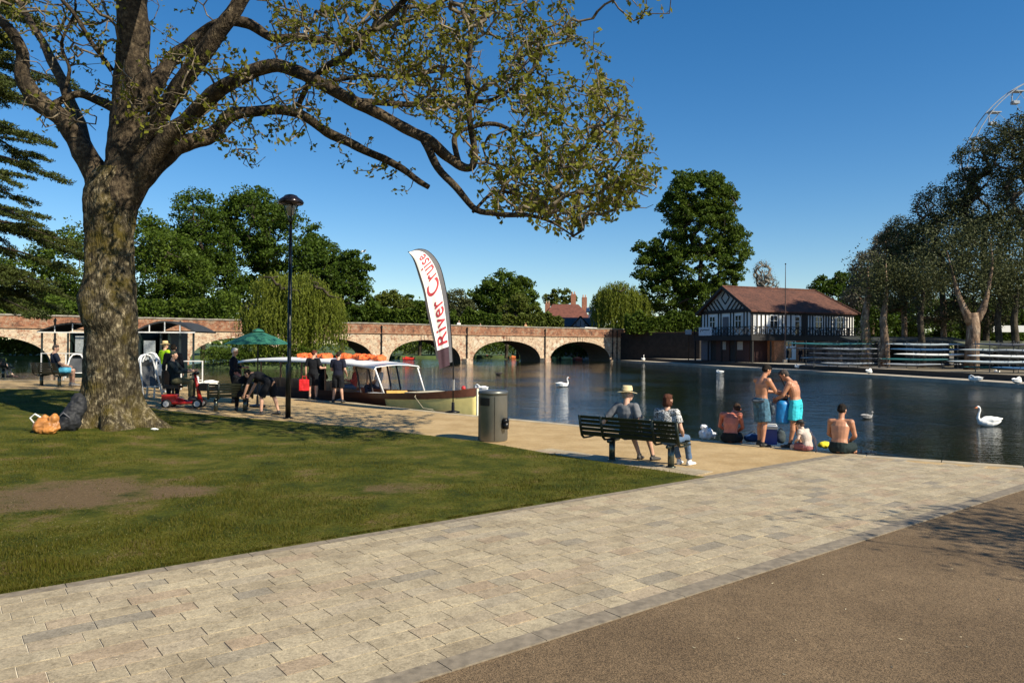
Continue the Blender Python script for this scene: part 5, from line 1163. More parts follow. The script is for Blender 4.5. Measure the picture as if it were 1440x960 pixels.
# ------------------------------------------------------------------ swans and other birds
M_sw = mat('white_feathers', (.80, .80, .77), .8, var=.05, scale=14); M_beak = mat('orange_beak', (.6, .16, .03), .5)
def swan(label, loc, rz, pose='swim', s=1.0, group='swans on the river and its banks', name='swan', cat='swan', mt=None):
    root = thing(name, label, cat, loc, rz, group); mt = mt or M_sw; m = MB()
    m.tube([(-.52, 0, .20), (-.40, 0, .17), (-.22, 0, .15), (0, 0, .13), (.2, 0, .14), (.34, 0, .17), (.42, 0, .2)], [.02, .10, .19, .235, .21, .13, .04], 14, side=(0, 1, 0), rad2=[.015, .07, .14, .175, .16, .12, .04])
    for y in (-1, 1):
        m.tube([(.2, y * .13, .2), (0, y * .17, .25), (-.22, y * .13, .27), (-.44, y * .06, .27), (-.56, y * .03, .3)], [.05, .10, .10, .06, .015], 8, side=(0, 1, 0), rad2=[.06, .11, .10, .05, .012])
    if pose == 'swim': nk = [(.34, 0, .18), (.42, 0, .30), (.39, 0, .46), (.34, 0, .58), (.355, 0, .68), (.42, 0, .715)]
    elif pose == 'low': nk = [(.34, 0, .18), (.44, 0, .26), (.44, 0, .38), (.40, 0, .46), (.46, 0, .50)]
    else: nk = [(.32, 0, .2), (.36, 0, .36), (.26, .02, .44), (.14, .04, .40), (.05, .05, .33)]
    m.tube(nk, [.085, .06, .045, .04, .042, .05][:len(nk)], 8); h = Vector(nk[-1]); d = (h - Vector(nk[-2])).normalized(); dr = Vector((1, 0, -.35)).normalized() if pose != 'rest' else d
    m.ball(h, (.065, .045, .05), 10)
    if pose != 'swim' and pose != 'low':
        for y in (-.07, .07): m.tube([(0, y, .05), (0, y, -.14)], .02, 6)
    b = fuse(m, 'body', mt, .02, root, 0) ; k = MB(); k.tube([h + dr * .04, h + dr * .1, h + dr * .17], [.03, .022, .008], 8); k.build('beak', M_beak if mt is M_sw else mt, root, True)
    root.scale = (s, s, s); return root
# ------------------------------------------------------------------ placing the near things
def pz(px, py): p = GZ(px, py); return p
def face(dx, dy): return math.atan2(-dx, dy)
# --- bench with the couple
def bench(loc, rz, L, posts, label, group=None, col=None):
    root = thing('park_bench', label, 'bench', loc, rz, group); c = col or mat('bench_paint', (.022, .028, .018), .38, .3, var=.2); st = MATS.get('bench_post') or mat('bench_post', (.10, .11, .09), .3, .8)
    for i in range(5): m = MB(); m.box((0, .02 + i * .085, .43 + .012 * abs(i - 2) ** 1.3), (L, .068, .028)); m.build('seat_slat', c, root)
    for i in range(5): m = MB(); z = .50 + i * .075; m.bar((-L / 2, -.045 - i * .022, z), (L / 2, -.045 - i * .022, z), .026, .058, (0, -.28, 1)); m.build('back_slat', c, root)
    for x in (-L / 2 + .02, -L * .26, L * .26, L / 2 - .02):
        m = MB(); P = [(x, .40, .40), (x, .2, .385), (x, .02, .39), (x, -.045, .44), (x, -.09, .58), (x, -.15, .83)]; m.tube(P, .032, 8, side=(1, 0, 0), rad2=.018); m.build('bracket', c, root, True)
    for x in posts: m = MB(); m.tube([(x, .12, 0), (x, .12, .38)], .058, 16); m.tube([(x, .12, 0), (x, .12, .02)], .085, 16); m.tube([(x, -.02, .37), (x, .36, .385)], .035, 8); m.build('post', st, root, True)
    return root
bp = V_((1.88, 13.8, 0)); bd = V_((.782, -.624, 0)); bn_ = V_((.624, .782, 0)); brz = math.atan2(bd.y, bd.x)
bench(bp + bd * .43 - bn_ * .12 + V_((0, 0, .012)), brz, 2.02, (-.43, .77), 'dark slatted metal bench with steel posts holding the couple by the path')
j = pose('sit', WL=(-.36, -.12, .86), EL=(-.40, -.22, .74), WR=(.12, .2, .62), ER=(.3, -.12, .78), look=(.75, .6, -.05), KL=(-.2, .46, .55), KR=(.13, .48, .52), AR=(.2, .56, .085), AL=(-.05, .5, .085), fR=(.3, 1, 0))
person('man in straw hat and grey T-shirt sitting on the bench', bp + bd * .36 - bn_ * .02, brz, j, 'fair', ('short', (.25, .22, .18)),
       [('tshirt', (.15, .155, .165)), ('shorts', (.05, .055, .07), {'len': .95}), ('hat', (.62, .50, .28), {'brim': .17, 'h': .12})], 1.0, .012, shoes=(.05, .045, .04))
j = pose('sit', WR=(.2, .16, .62), ER=(.27, -.06, .74), WL=(-.1, .24, .64), look=(.25, 1, -.1), AR=(.16, .52, .085), AL=(-.04, .50, .085))
person('woman in black and white patterned top sitting on the bench', bp + bd * 1.17 - bn_ * .02, brz, j, 'fair', ('bob', (.075, .03, .018)),
       [('tshirt', pattern_mat(), {'sleeve': .6, 'flare': .02}), ('trousers', (.09, .14, .22), {'len': 1.9})], .95, .012, shoes=(.72, .72, .70), fem=1)
r = thing('handbag', 'dark rounded handbag standing on the bench between man and woman', 'bag', bp + bd * .75 + bn_ * .06 + V_((0, 0, .45)), brz); m = MB(); m.ball((0, 0, .13), (.16, .08, .14), 12); fuse(m, 'body', mat('dark_leather', (.03, .025, .025), .5), .02, r)
m = MB(); m.tube([(-.11, 0, .2), (-.09, 0, .31), (0, 0, .36), (.09, 0, .31), (.11, 0, .2)], .012, 6); m.build('handle', mat('pale_strap', (.45, .40, .34), .6), r, True)

# --- litter bin
b = G(693, 619); r = thing('litter_bin', 'round grey steel litter bin standing on the lawn edge', 'bin', b, -.35); m = MB(); m.lathe((0, 0, 0), [(.30, 0), (.325, .02), (.325, 1.02), (.33, 1.03)], 32); m.build('body', mat('bin_steel', (.20, .205, .19), .45, .6, var=.12, scale=3, bmp=.15), r, True)
m = MB(); m.lathe((0, 0, 0), [(.335, 1.03), (.338, 1.10), (.30, 1.125), (.12, 1.14), (.01, 1.14)], 32); m.build('lid', mat('bin_lid', (.13, .135, .125), .4, .6), r, True)
m = MB(); m.prism([(.336 * math.cos(a), .336 * math.sin(a)) for a in np.linspace(R_(-128), R_(-82), 9)] + [(.30 * math.cos(a), .30 * math.sin(a)) for a in np.linspace(R_(-82), R_(-128), 9)], .80, .97); m.build('opening', M_black, r)
m = MB(); m.tube([(.31, -.12, .46), (.40, -.15, .46)], .07, 12); m.box((.36, -.15, .36), (.12, .1, .14)); m.tube([(.36, -.13, .36), (.42, -.15, .52)], .03, 8); m.build('ashtray', M_black, r, True)
for a in (0.5, 2.0, 3.7, 5.2): m = MB(); x, y = .327 * math.cos(a), .327 * math.sin(a); m.bar((x, y, .03), (x, y, 1.0), .012, .006, (-y, x, 0)); m.build('seam', M_black, r)

# --- street lamp
b = pz(405, 588); r = thing('street_lamp', 'tall slim street lamp with round black hood at the edge of the lawn', 'street lamp', b); m = MB(); m.tube([(0, 0, 0), (0, 0, .03)], .13, 16); m.tube([(0, 0, 0), (0, 0, 1.5), (.02, 0, 1.55), (.03, 0, 5.45)], [.075, .072, .052, .045], 16); m.build('pole', mat('lamp_pole', (.028, .03, .028), .28, .8), r, True)
m = MB(); 
for k in range(4): a = k * math.pi / 2 + .5; m.tube([(.03, 0, 5.4), (.03 + .06 * math.cos(a), .06 * math.sin(a), 5.6), (.03 + .2 * math.cos(a), .2 * math.sin(a), 6.02)], .016, 6)
m.build('arms', M_black, r, True); m = MB(); m.lathe((.03, 0, 0), [(.05, 5.98), (.33, 6.02), (.36, 6.07), (.33, 6.13), (.2, 6.22), (.17, 6.26), (.08, 6.29), (.005, 6.30)], 28); m.build('hood', mat('lamp_hood', (.03, .025, .03), .2, .5), r, True)
m = MB(); m.lathe((.03, 0, 0), [(.06, 5.70), (.13, 5.9), (.15, 5.985)], 20); m.build('lantern', mat('lantern_glass', (.35, .33, .28), .2), r, True)

# --- feather flag
def feather_flag():
    base = pz(637, 580); D = base.y; root = thing('feather_flag', 'tall feather banner with red lettering beside the moored boat', 'flag', base); inv = base
    Rt = [(637, 512), (635, 478), (632, 443), (628, 412), (621, 381), (613, 364), (601, 352.5), (588, 350), (577, 354)]; Lf = [(617, 519), (613, 487), (607, 461), (602, 438), (597, 412), (590, 388), (585, 372), (581, 363), (576, 356)]
    def cur(L, v): x = v * (len(L) - 1); i = min(int(x), len(L) - 2); f = x - i; P = [L[max(i - 1, 0)], L[i], L[i + 1], L[min(i + 2, len(L) - 1)]]; return [.5 * (2 * P[1][k] + (P[2][k] - P[0][k]) * f + (2 * P[0][k] - 5 * P[1][k] + 4 * P[2][k] - P[3][k]) * f * f + (3 * P[1][k] - P[0][k] - 3 * P[2][k] + P[3][k]) * f ** 3) for k in (0, 1)]
    def S(u, v, o=0.0):
        l = cur(Lf, v); q = cur(Rt, v); x = l[0] + (q[0] - l[0]) * u; y = l[1] + (q[1] - l[1]) * u
        w = .10 * math.sin(u * 5.2 + v * 3) * (1 - u) + .05 * math.sin(u * 9 - v * 4) * (1 - v) * (1 - u); p = W(x, y, D) - inv; return (p.x, p.y + w - .40 * (1 - u) + o, p.z)
    def sheet(name, u0, u1, v0, v1, m_, nu=10, nv=60, off=0.0):
        m = MB(); n = nu + 1
        for o in (0, .006):
            for i in range(nv + 1):
                for k in range(n): m.v.append(S(u0 + (u1 - u0) * k / nu, v0 + (v1 - v0) * i / nv, off + o))
        T_ = n * (nv + 1)
        for i in range(nv):
            for k in range(nu): a = i * n + k; m.f.append((a, a + 1, a + n + 1, a + n)); m.f.append((T_ + a, T_ + a + n, T_ + a + n + 1, T_ + a + 1)); m.m += [0, 0]
        return m.build(name, m_, root, True)
    sheet('cloth', .10, .80, .10, .955, mat('flag_white', (.78, .77, .74), .8, var=.06, scale=4)); sheet('edge_band', 0, .1, .06, 1, mat('flag_dark', (.03, .028, .03), .8), 2, 60); sheet('sleeve', .80, 1.0, .02, 1, mat('flag_sleeve', (.10, .10, .11), .7), 3, 60); sheet('edge_band', .1, .8, .0, .10, mat('flag_plum', (.045, .02, .03), .8), 8, 12); sheet('edge_band', .1, .8, .955, 1, MATS['flag_dark'], 8, 6)
    cu = bpy.data.curves.new('t', 'FONT'); cu.body = 'River Cruise'; cu.offset = .010; cu.space_character = 1.06; cu.size = 1; to = bpy.data.objects.new('t', cu); COL.objects.link(to); bpy.context.evaluated_depsgraph_get().update(); me = bpy.data.meshes.new_from_object(to.evaluated_get(bpy.context.evaluated_depsgraph_get())); bpy.data.objects.remove(to)
    bm = bmesh.new(); bm.from_mesh(me); bmesh.ops.triangulate(bm, faces=bm.faces)
    for _ in range(2): bmesh.ops.subdivide_edges(bm, edges=[e for e in bm.edges if e.calc_length() > .12], cuts=1); bmesh.ops.triangulate(bm, faces=bm.faces)
    xs = [v.co.x for v in bm.verts]; x0, x1 = min(xs), max(xs)
    for v in bm.verts: f = (v.co.x - x0) / (x1 - x0); vv = .12 + f * .635; v.co = V_(S(.76 - v.co.y * .84, vv, -.012))
    bm.to_mesh(me); bm.free(); me.materials.clear(); me.materials.append(mat('flag_red', (.42, .025, .04), .7, var=.05)); me.name = 'lettering'; o = bpy.data.objects.new('lettering', me); COL.objects.link(o); o.parent = root
    m = MB(); P = [(0, 0, .02), (0, 0, 1.3)] + [S(1.0, v) for v in np.linspace(.0, 1, 24)]; m.tube(P, [.02] * 2 + list(np.linspace(.018, .006, 24)), 8); m.build('pole', M_black, root, True)
    m = MB(); m.lathe((0, 0, 0), [(.22, 0), (.22, .04), (.05, .07), (.045, .32), (.01, .33)], 16); m.build('base', M_black, root, True)
feather_flag()

# --- tour boat
e_ = V_((.739, -.674, 0)); n_ = V_((.674, .739, 0)); bo = V_((-9.7, 30.4, 0)) + n_ * 1.45
def tour_boat():
    root = thing('tour_boat', 'long open tour boat with white canopy roof, brown hull and cream bow', 'boat', bo + V_((0, 0, WATER)), math.atan2(e_.y, e_.x)); z0 = -WATER
    s = np.array([-4.2, -3.6, -1, 2, 5, 7, 8.4, 9.5, 10.25]); hw = np.array([.5, .85, 1.05, 1.1, 1.1, 1.0, .75, .4, .05]); sh = np.array([.38, .36, .34, .34, .36, .42, .5, .60, .72]) + z0
    def hull(a, b, zlo, zhi, name, m_, grow=0.0):
        m = MB(); k = 0; sx = np.linspace(a, b, 26)
        for x in sx:
            w = float(np.interp(x, s, hw)) + grow; t = float(np.interp(x, s, sh))
            for f in (zlo, (zlo + zhi) / 2, zhi):
                z = -.3 + (t + .3) * f; ww = w * (.62 + .38 * f ** .6)
                m.v += [(x, -ww, z), (x, ww, z)]
        n = 6
        for i in range(25):
            for k in (0, 1): a_ = i * n + 2 * k; m.f.append((a_, a_ + n, a_ + n + 2, a_ + 2)); m.f.append((a_ + 1, a_ + 3, a_ + n + 3, a_ + n + 1)); m.m += [0, 0]
        m.f += [(0, 2, 4, 5, 3, 1), tuple(25 * n + q for q in (0, 1, 3, 5, 4, 2))]; m.m += [0, 0]
        return m.build(name, m_, root, True)
    hull(-4.2, 10.25, 0, .82, 'hull', mat('hull_brown', (.07, .022, .014), .35, var=.2)); hull(6.6, 10.25, 0, .80, 'bow_panel', mat('hull_cream', (.82, .68, .26), .4, var=.08), .012); hull(-4.2, 10.25, .8, 1.0, 'gunwale', mat('gunwale_wood', (.10, .035, .02), .35, var=.25), .03)
    m = MB()
    for a, b in ((-4, 0), (0, 4), (4, 8), (8, 9.6)): wa = float(np.interp((a + b) / 2, s, hw)) - .08; m.box(((a + b) / 2, 0, z0 - .12), (b - a, 2 * wa, .04))
    m.build('floor', mat('boat_floor', (.10, .06, .04), .7), root); m = MB(); m.prism([(7.4, -.75), (8.4, -.62), (9.9, -.15), (9.9, .15), (8.4, .62), (7.4, .75)], z0 + .44, z0 + .47); m.build('foredeck', mat('deck_cream', (.55, .48, .33), .6), root)
    m = MB(); n = 14
    for i in range(n + 1):
        f = i / n; x = -4.0 + 10.1 * f; z = z0 + 1.34 + .16 * math.sin(math.pi * min(1, max(0, (f - .02) / .96))) ** .5
        for y, dz in ((-1.08, -.10), (-1.02, 0), (-.5, .05), (0, .07), (.5, .05), (1.02, 0), (1.08, -.10)): m.v.append((x, y, z + dz))
        for y, dz in ((-1.05, -.12), (-.98, -.04), (-.5, .01), (0, .03), (.5, .01), (.98, -.04), (1.05, -.12)): m.v.append((x, y, z + dz))
    for i in range(n):
        for k in range(6): a_ = i * 14 + k; m.f += [(a_, a_ + 14, a_ + 15, a_ + 1), (a_ + 7, a_ + 8, a_ + 22, a_ + 21)]; m.m += [0, 0]
        for k in (0, 6): a_ = i * 14 + k; m.f.append((a_, a_ + 7, a_ + 21, a_ + 14)); m.m.append(0)
    for i in (0, n): a_ = i * 14; m.f += [(a_ + k, a_ + k + 1, a_ + k + 8, a_ + k + 7) for k in range(6)]; m.m += [0] * 6
    m.build('canopy_roof', M_white, root, True)
    wd = mat('varnished_wood', (.30, .13, .06), .35, var=.2)
    for x in (-3.8, -2.0, -.4, 1.2, 2.9):
        for y in (-1.0, 1.0): m = MB(); m.bar((x, y, z0 + .3), (x, y, z0 + 1.36), .05, .05); m.build('post', wd, root)
    for y in (-1.0, 1.0): m = MB(); m.tube([(6.0, y, z0 + 1.34), (6.5, y * .95, z0 + .40)], .03, 8); m.build('prop', M_white, root, True)
    m = MB()
    for y in (-.95, -.4, .0, .5, .95): m.bar((5.2, y, z0 + .1), (4.8, y, z0 + 1.38), .05, .05)
    m.bar((5.2, -.95, z0 + .2), (5.2, .95, z0 + .2), .06, .06); sc = m.build('windscreen', mat('dark_wood', (.03, .02, .016), .4), root)
    for x in (-3, -1.6, -.2, 1.2, 2.6):
        m = MB(); m.box((x, .2, z0 + .18), (.4, 1.3, .06)); m.box((x - .2, .2, z0 + .38), (.05, 1.3, .42)); m.build('seat', wd, root)
    m = MB(); m.box((10.26, 0, z0 + .12), (.06, .08, 1.15)); m.build('stem_post', mat('stem_cream', (.72, .68, .52), .5), root)
    m = MB(); m.tube([(7.8, -.5, z0 + .5), (8.2, -.95, z0 + .35), (8.7, -1.0, z0 + .0), (9.2, -1.0, z0 - .02)], .014, 6); m.build('mooring_rope', mat('rope', (.4, .34, .24), .9), root, True)
    m = MB(); m.tube([(9.2, -.1, z0 + .5), (9.2, -.1, z0 + .95)], .035, 8); m.build('white_pole', M_white, root); m = MB(); m.ball((9.6, .0, z0 + .68), .08); m.build('bow_lamp', mat('red_lamp', (.5, .03, .03), .4), root)
tour_boat()
def onboat(s, y, z): return bo + e_ * s + n_ * y + V_((0, 0, z))
M_or = mat('orange_vest', (.75, .14, .03), .7)
for k, (s, y) in enumerate([(.6, -.3), (1.2, .1), (1.8, -.25), (2.4, .15), (3.0, -.2), (3.6, .1), (4.2, -.1), (-.2, 0), (4.8, .1)]):
    m = MB(); m.box((0, 0, .0), (.5, .42, .1)); m.box((-.15, .1, .07), (.18, .3, .1)); m.box((.14, -.05, .08), (.2, .34, .12)); m.tube([(-.25, -.2, .05), (0, 0, .12), (.25, .2, .05)], .05, 6)
    o = fuse(m, 'life_jacket', M_or, .025, None, .045); o.location = onboat(s, y, 1.62 - .02 * abs(k - 4) * .5); o.rotation_euler.z = k * 1.1; tag(o, 'orange life jacket lying on the canopy roof of the tour boat', 'life jacket', 'life jackets on the boat roof')
o = MB(); o.box((0, 0, .1), (.75, .4, .2)); t_ = o.build('supply_box', mat('box_yellow', (.72, .45, .12), .6)); t_.location = onboat(6.3, -.2, .24); t_.rotation_euler.z = .2; tag(t_, 'yellow box lying on the open foredeck of the tour boat', 'box')
mb_ = MB(); mb_.box((0, 0, .12), (.6, .35, .24)); mb_.box((0, 0, .25), (.62, .37, .03)); t_ = mb_.build('supply_box', mat('box_white', (.66, .68, .72), .5)); t_.location = onboat(5.8, -.75, .1); t_.rotation_euler.z = -.7; tag(t_, 'white plastic box beside the yellow one on the tour boat', 'box')

# --- people by and on the boat
BLK = (.012, .013, .016); HB = (.03, .02, .014)
p = pz(440, 562); j = pose(look=(.6, 1, -.35), WR=(.3, .28, 1.12), ER=(.27, .02, 1.12), WL=(-.26, .0, .84), EL=(-.26, -.03, 1.12), H=(.02, .05, 1.62))
person('man in black polo and shorts carrying a red bag beside the boat', p, -.2, j, 'fair', ('short', (.10, .03, .02)), [('tshirt', BLK), ('shorts', BLK, {'len': .95})], 1.04, .014, shoes=(.02, .02, .02))
r = thing('carrier_bag', 'bright red square bag hanging from the hand of the man in black', 'bag', p + V_((-.30, -.06, .34)), .1); m = MB(); m.box((0, 0, .2), (.36, .16, .42)); fuse(m, 'body', mat('red_bag', (.62, .015, .02), .5), .02, r, .012); m = MB(); m.tube([(-.08, 0, .4), (-.07, 0, .52), (.07, 0, .52), (.08, 0, .4)], .012, 6); m.build('handle', MATS['red_bag'], r)
p = pz(475, 566); j = pose(look=(.3, 1, -.4), WR=(.24, .2, .95), WL=(-.18, .3, 1.08), EL=(-.24, .03, 1.12), H=(.0, .07, 1.61), N=(0, .02, 1.46), AL=(-.17, 0, .085), AR=(.15, .04, .085))
person('broad man in dark navy shirt and shorts standing by the boat, back to us', p, -.1, j, 'fair', ('short', HB), [('tshirt', (.014, .016, .03)), ('shorts', BLK, {'len': .95})], 1.05, .014, shoes=(.03, .03, .03))
p = pz(459, 561) + V_((.2, .5, 0)); j = pose(P=(0, -.08, .88), C=(0, .08, 1.18), N=(0, .2, 1.32), H=(0, .3, 1.44), SL=(-.18, .16, 1.28), SR=(.18, .16, 1.28), EL=(-.2, .3, 1.02), ER=(.2, .3, 1.02), WL=(-.12, .5, .9), WR=(.12, .5, .9), look=(0, 1, -.8))
person('person in black stooping between the two staff men at the boat', onboat(2.4, -.8, -.05), 1.3, j, 'fair', ('short', HB), [('shirt', BLK, {'sleeve': 1.9}), ('trousers', BLK)], 1.0, .014, shoes=(.02, .02, .02))
j = pose('sit', WL=(-.3, .2, .8), WR=(.12, .3, .75), look=(-.8, .6, -.2))
person('passenger in red checked shirt and jeans sitting in the boat', onboat(4.1, -.55, -.02), math.atan2(e_.y, e_.x) + 2.6, j, 'fair', ('short', (.12, .05, .03)), [('shirt', mat('red_check', (.36, .05, .04), .8, var=.6, scale=28), {'sleeve': 1.8}), ('trousers', (.08, .12, .2))], 1.0, .014, shoes=(.3, .3, .3))
j = pose('sit', look=(-.3, 1, 0)); person('passenger in white top sitting behind the red shirted one in the boat', onboat(4.3, .45, -.02), math.atan2(e_.y, e_.x) + 2.0, j, 'fair', ('bob', (.2, .1, .05)), [('tshirt', (.6, .6, .62)), ('trousers', (.05, .06, .1))], .96, .014, fem=1)

# --- men at the quay
p = G(1070, 627); j = pose(C=(0, .02, 1.27), N=(0, .06, 1.45), H=(.01, .13, 1.60), look=(.1, 1, -.75), SL=(-.19, .03, 1.39), SR=(.19, .03, 1.39), EL=(-.23, .20, 1.15), ER=(.23, .20, 1.15), WL=(-.1, .46, 1.13), WR=(.14, .46, 1.10), AL=(-.13, .06, .085), AR=(.14, -.08, .085), KL=(-.11, .08, .48), KR=(.12, .0, .49))
person('shirtless dark haired man in grey blue shorts standing at the quay, facing right', p, face(.86, .35), j, 'tan', ('short', (.015, .012, .01)), [('shorts', mat('slate_shorts', (.05, .13, .19), .85, var=.5, scale=14), {'len': .92, 'flare': .035})], 1.02, .012, shoes=(.012, .012, .012))
wb = p; r = thing('jacket', 'dark grey jacket tied round the waist of the man at the quay', 'jacket', p + V_((-.02, .0, 0)), face(.86, .35)); m = MB(); m.tube([(-.19, -.03, .99), (-.02, -.16, .97), (.19, -.05, .99)], .035, 8); m.tube([(.15, .13, .98), (.2, .17, .8), (.18, .15, .7)], [.05, .06, .03], 8); fuse(m, 'cloth', mat('tied_jacket', (.06, .08, .10), .9, var=.4), .018, r, .015)
p = G(1119, 629); j = pose(C=(0, .04, 1.26), N=(0, .13, 1.41), H=(0, .25, 1.53), look=(-.1, 1, -.8), SL=(-.19, .09, 1.36), SR=(.19, .09, 1.36), EL=(-.25, .20, 1.11), ER=(.24, .22, 1.10), WL=(-.1, .40, 1.02), WR=(.08, .40, .98), AL=(-.12, .08, .085), AR=(.13, -.06, .085))
person('shirtless man in bright turquoise shorts standing at the quay, head bent', p, face(-.72, .55), j, 'tan', ('short', (.06, .05, .045)), [('shorts', (.05, .52, .60), {'len': .78, 'flare': .03, 'var': .08})], 1.0, .012, shoes=(.03, .025, .02))
r = thing('dry_bag', 'bright blue roll top bag held between the two standing men', 'bag', G(1103, 629) + V_((0, .10, .50)), .2); m = MB(); m.tube([(0, 0, 0), (0, 0, .02), (0, 0, .25), (0, 0, .43), (0, 0, .50)], [.10, .145, .15, .135, .09], 18); fuse(m, 'body', mat('sack_blue', (.01, .20, .50), .45), .02, r, .01); m = MB(); m.box((0, 0, .51), (.2, .05, .06)); m.tube([(.1, 0, .5), (.12, 0, .66), (-.05, 0, .98), (-.08, 0, 1.02)], .012, 6); m.build('strap', M_black, r)
RV = face(.45, .89)
def edge_pt(px, off=.30):
    r = (px - 720) / F
    for i in range(len(EDGE) - 1):
        a = V_((*EDGE[i], 0)); b = V_((*EDGE[i + 1], 0)); t = b - a; den = t.x - t.y * r
        s = (a.y * r - a.x) / den if abs(den) > 1e-9 else -1
        if 0 <= s <= 1: q = a + t * s; nn = V_((t.y, -t.x, 0)).normalized(); return q - (nn if nn.y > 0 else -nn) * off, (nn if nn.y > 0 else -nn)
q, nn = edge_pt(1031, .12); j = pose('edge', N=(.04, .17, .63), H=(.10, .27, .72), look=(-.4, 1, -.8), EL=(-.26, .2, .34))
person('sunburnt bare backed man sitting on the quay edge beside a white bag', q, face(nn.x - .3, nn.y), j, 'red', ('short', (.05, .03, .02)), [('shorts', (.015, .018, .02), {'len': .8})], 1.02, .012)
q, nn = edge_pt(1184, .15); person('bare backed man with short dark hair sitting rightmost on the quay edge', q, face(nn.x, nn.y), pose('edge', look=(.1, 1, -.5), H=(0, .17, .81)), 'tan', ('short', (.015, .012, .01)), [('shorts', (.02, .03, .03), {'len': .8})], 1.06, .012)
q, nn = edge_pt(1143, .22); j = pose('edge', P=(0, 0, .12), C=(0, .1, .42), N=(0, .2, .58), H=(0, .28, .70), SL=(-.16, .16, .54), SR=(.16, .16, .54), look=(-.2, 1, -.3), WR=(.2, -.1, .08), ER=(.26, .0, .32))
person('slight person in floppy dark hat hunched at the quay edge between the men', q, face(-.45, .8), j, 'pale', ('short', (.1, .06, .04)), [('hat', (.06, .055, .05), {'brim': .15, 'h': .10}), ('tshirt', mat('pale_top', (.5, .42, .36), .8), {'sleeve': .4}), ('shorts', (.3, .12, .12), {'len': .7})], .74, .012, fem=1)
def lump(name, label, cat, loc, blobs, m_, fold=.02, vox=.02, parts=None, group=None, fscale=9):
    r = thing(name, label, cat, loc, 0, group); m = MB()
    for c, rr in blobs: m.ball(c, rr, 12)
    fuse(m, 'body', m_, vox, r, fold, 1, fscale)
    for nm, mm, pts, rad in (parts or []): k = MB(); k.tube(pts, rad, 8); k.build(nm, mm, r, True)
    return r
lump('plastic_bag', 'crumpled white plastic bag standing at the quay edge', 'bag', G(994, 617), [((0, 0, .12), (.17, .12, .13)), ((-.05, 0, .22), (.06, .05, .09)), ((-.10, 0, .28), (.03, .03, .06)), ((.1, 0, .1), (.1, .1, .1))], mat('bag_white', (.75, .76, .78), .5), .05, .016, fscale=14)
r = thing('cool_box', 'blue cool box with white lid on the quay between the standing men', 'cool box', G(1083, 624), -.3); m = MB(); m.box((0, 0, .17), (.28, .26, .33)); m.build('body', mat('cool_blue', (.015, .05, .30), .4), r); m = MB(); m.box((0, 0, .37), (.3, .28, .06)); m.build('lid', M_white, r); m = MB(); m.tube([(-.15, 0, .36), (-.12, 0, .44), (.12, 0, .44), (.15, 0, .36)], .012, 6); m.build('handle', M_white, r)
lump('rucksack', 'small dark grey rucksack on the quay behind the man in turquoise shorts', 'bag', G(1098, 623), [((0, 0, .14), (.12, .1, .15)), ((0, -.06, .1), (.09, .06, .09)), ((0, 0, .24), (.09, .08, .06))], mat('rucksack_grey', (.03, .045, .05), .8), .01, parts=[('strap', M_black, [(-.05, 0, .28), (0, 0, .34), (.05, 0, .28)], .012)])
lump('holdall', 'low dark blue bag on the quay edge behind the left standing man', 'bag', G(1058, 621), [((0, 0, .09), (.2, .12, .1)), ((.12, 0, .08), (.1, .1, .09))], mat('holdall_blue', (.01, .05, .16), .7), .01, parts=[('handle', M_black, [(-.1, 0, .16), (0, 0, .24), (.1, 0, .16)], .012)])
lump('towel', 'bright yellow cloth lying beside the hunched person on the quay', 'towel', G(1159, 630), [((0, 0, .07), (.13, .09, .07)), ((.05, 0, .11), (.07, .06, .05))], mat('yellow_cloth', (.75, .62, .02), .8), .03, .014)
m = MB()
for k, x in enumerate((0, .2)): m.tube([(x, 0, .012), (x + .12, .05, .015), (x + .24, .08, .012)], [.035, .045, .03], 10, side=(0, 1, 0), rad2=.012); m.tube([(x + .1, 0, .02), (x + .13, .05, .06), (x + .14, .1, .02)], .01, 6)
o = m.build('sandals', M_black); o.location = G(1204, 638); tag(o, 'pair of black sandals left near the water on the quay', 'sandals')
o.location.z = .006

# --- left side: scooter, standing people, parasol, kiosks
def wheel_(m, c, r_, w, ax=(0, 1, 0)): c = V_(c); a = V_(ax) * w / 2; m.tube([c - a, c + a], r_, 18)
def scooter(p, rz):
    r = thing('mobility_scooter', 'red mobility scooter with grey spoked wheels beside the lawn', 'mobility scooter', p, rz); rd = mat('scooter_red', (.50, .02, .015), .3)      # local +x forward
    m = MB(); m.tube([(-.5, 0, .22), (-.2, 0, .20), (.2, 0, .16), (.55, 0, .2)], [.1, .14, .12, .08], 12, side=(0, 1, 0), rad2=[.1, .12, .06, .08]); m.box((0, 0, .16), (1.0, .42, .07)); m.box((-.35, 0, .30), (.4, .4, .2)); fuse(m, 'body', rd, .02, r)
    m = MB(); m.tube([(.50, 0, .2), (.42, 0, .6), (.34, 0, .98)], [.07, .05, .035], 10); m.build('tiller', rd, r, True); m = MB(); m.tube([(.28, -.28, .98), (.36, -.1, 1.0), (.36, .1, 1.0), (.28, .28, .98)], .02, 8); m.box((.38, 0, 1.02), (.12, .2, .08)); m.build('handlebar', M_black, r, True)
    for x, y in ((-.38, -.26), (-.38, .26), (.48, -.24), (.48, .24)):
        m = MB(); wheel_(m, (x, y, .135), .135, .08); t = m.build('wheel', M_rubber, r, True); m = MB(); wheel_(m, (x, y, .135), .085, .09); wheel_(m, (x, y, .135), .03, .11); m.build('rim', mat('wheel_grey', (.5, .5, .5), .4), t)
    m = MB(); m.box((-.28, 0, .62), (.44, .44, .08)); m.tube([(-.28, 0, .3), (-.28, 0, .6)], .04, 8); s_ = m.build('seat', M_black, r); m = MB(); m.box((-.5, 0, .88), (.08, .42, .44)); m.build('backrest', M_black, s_)
    m = MB(); m.box((.6, 0, .62), (.22, .3, .2)); m.build('basket', M_black, r)
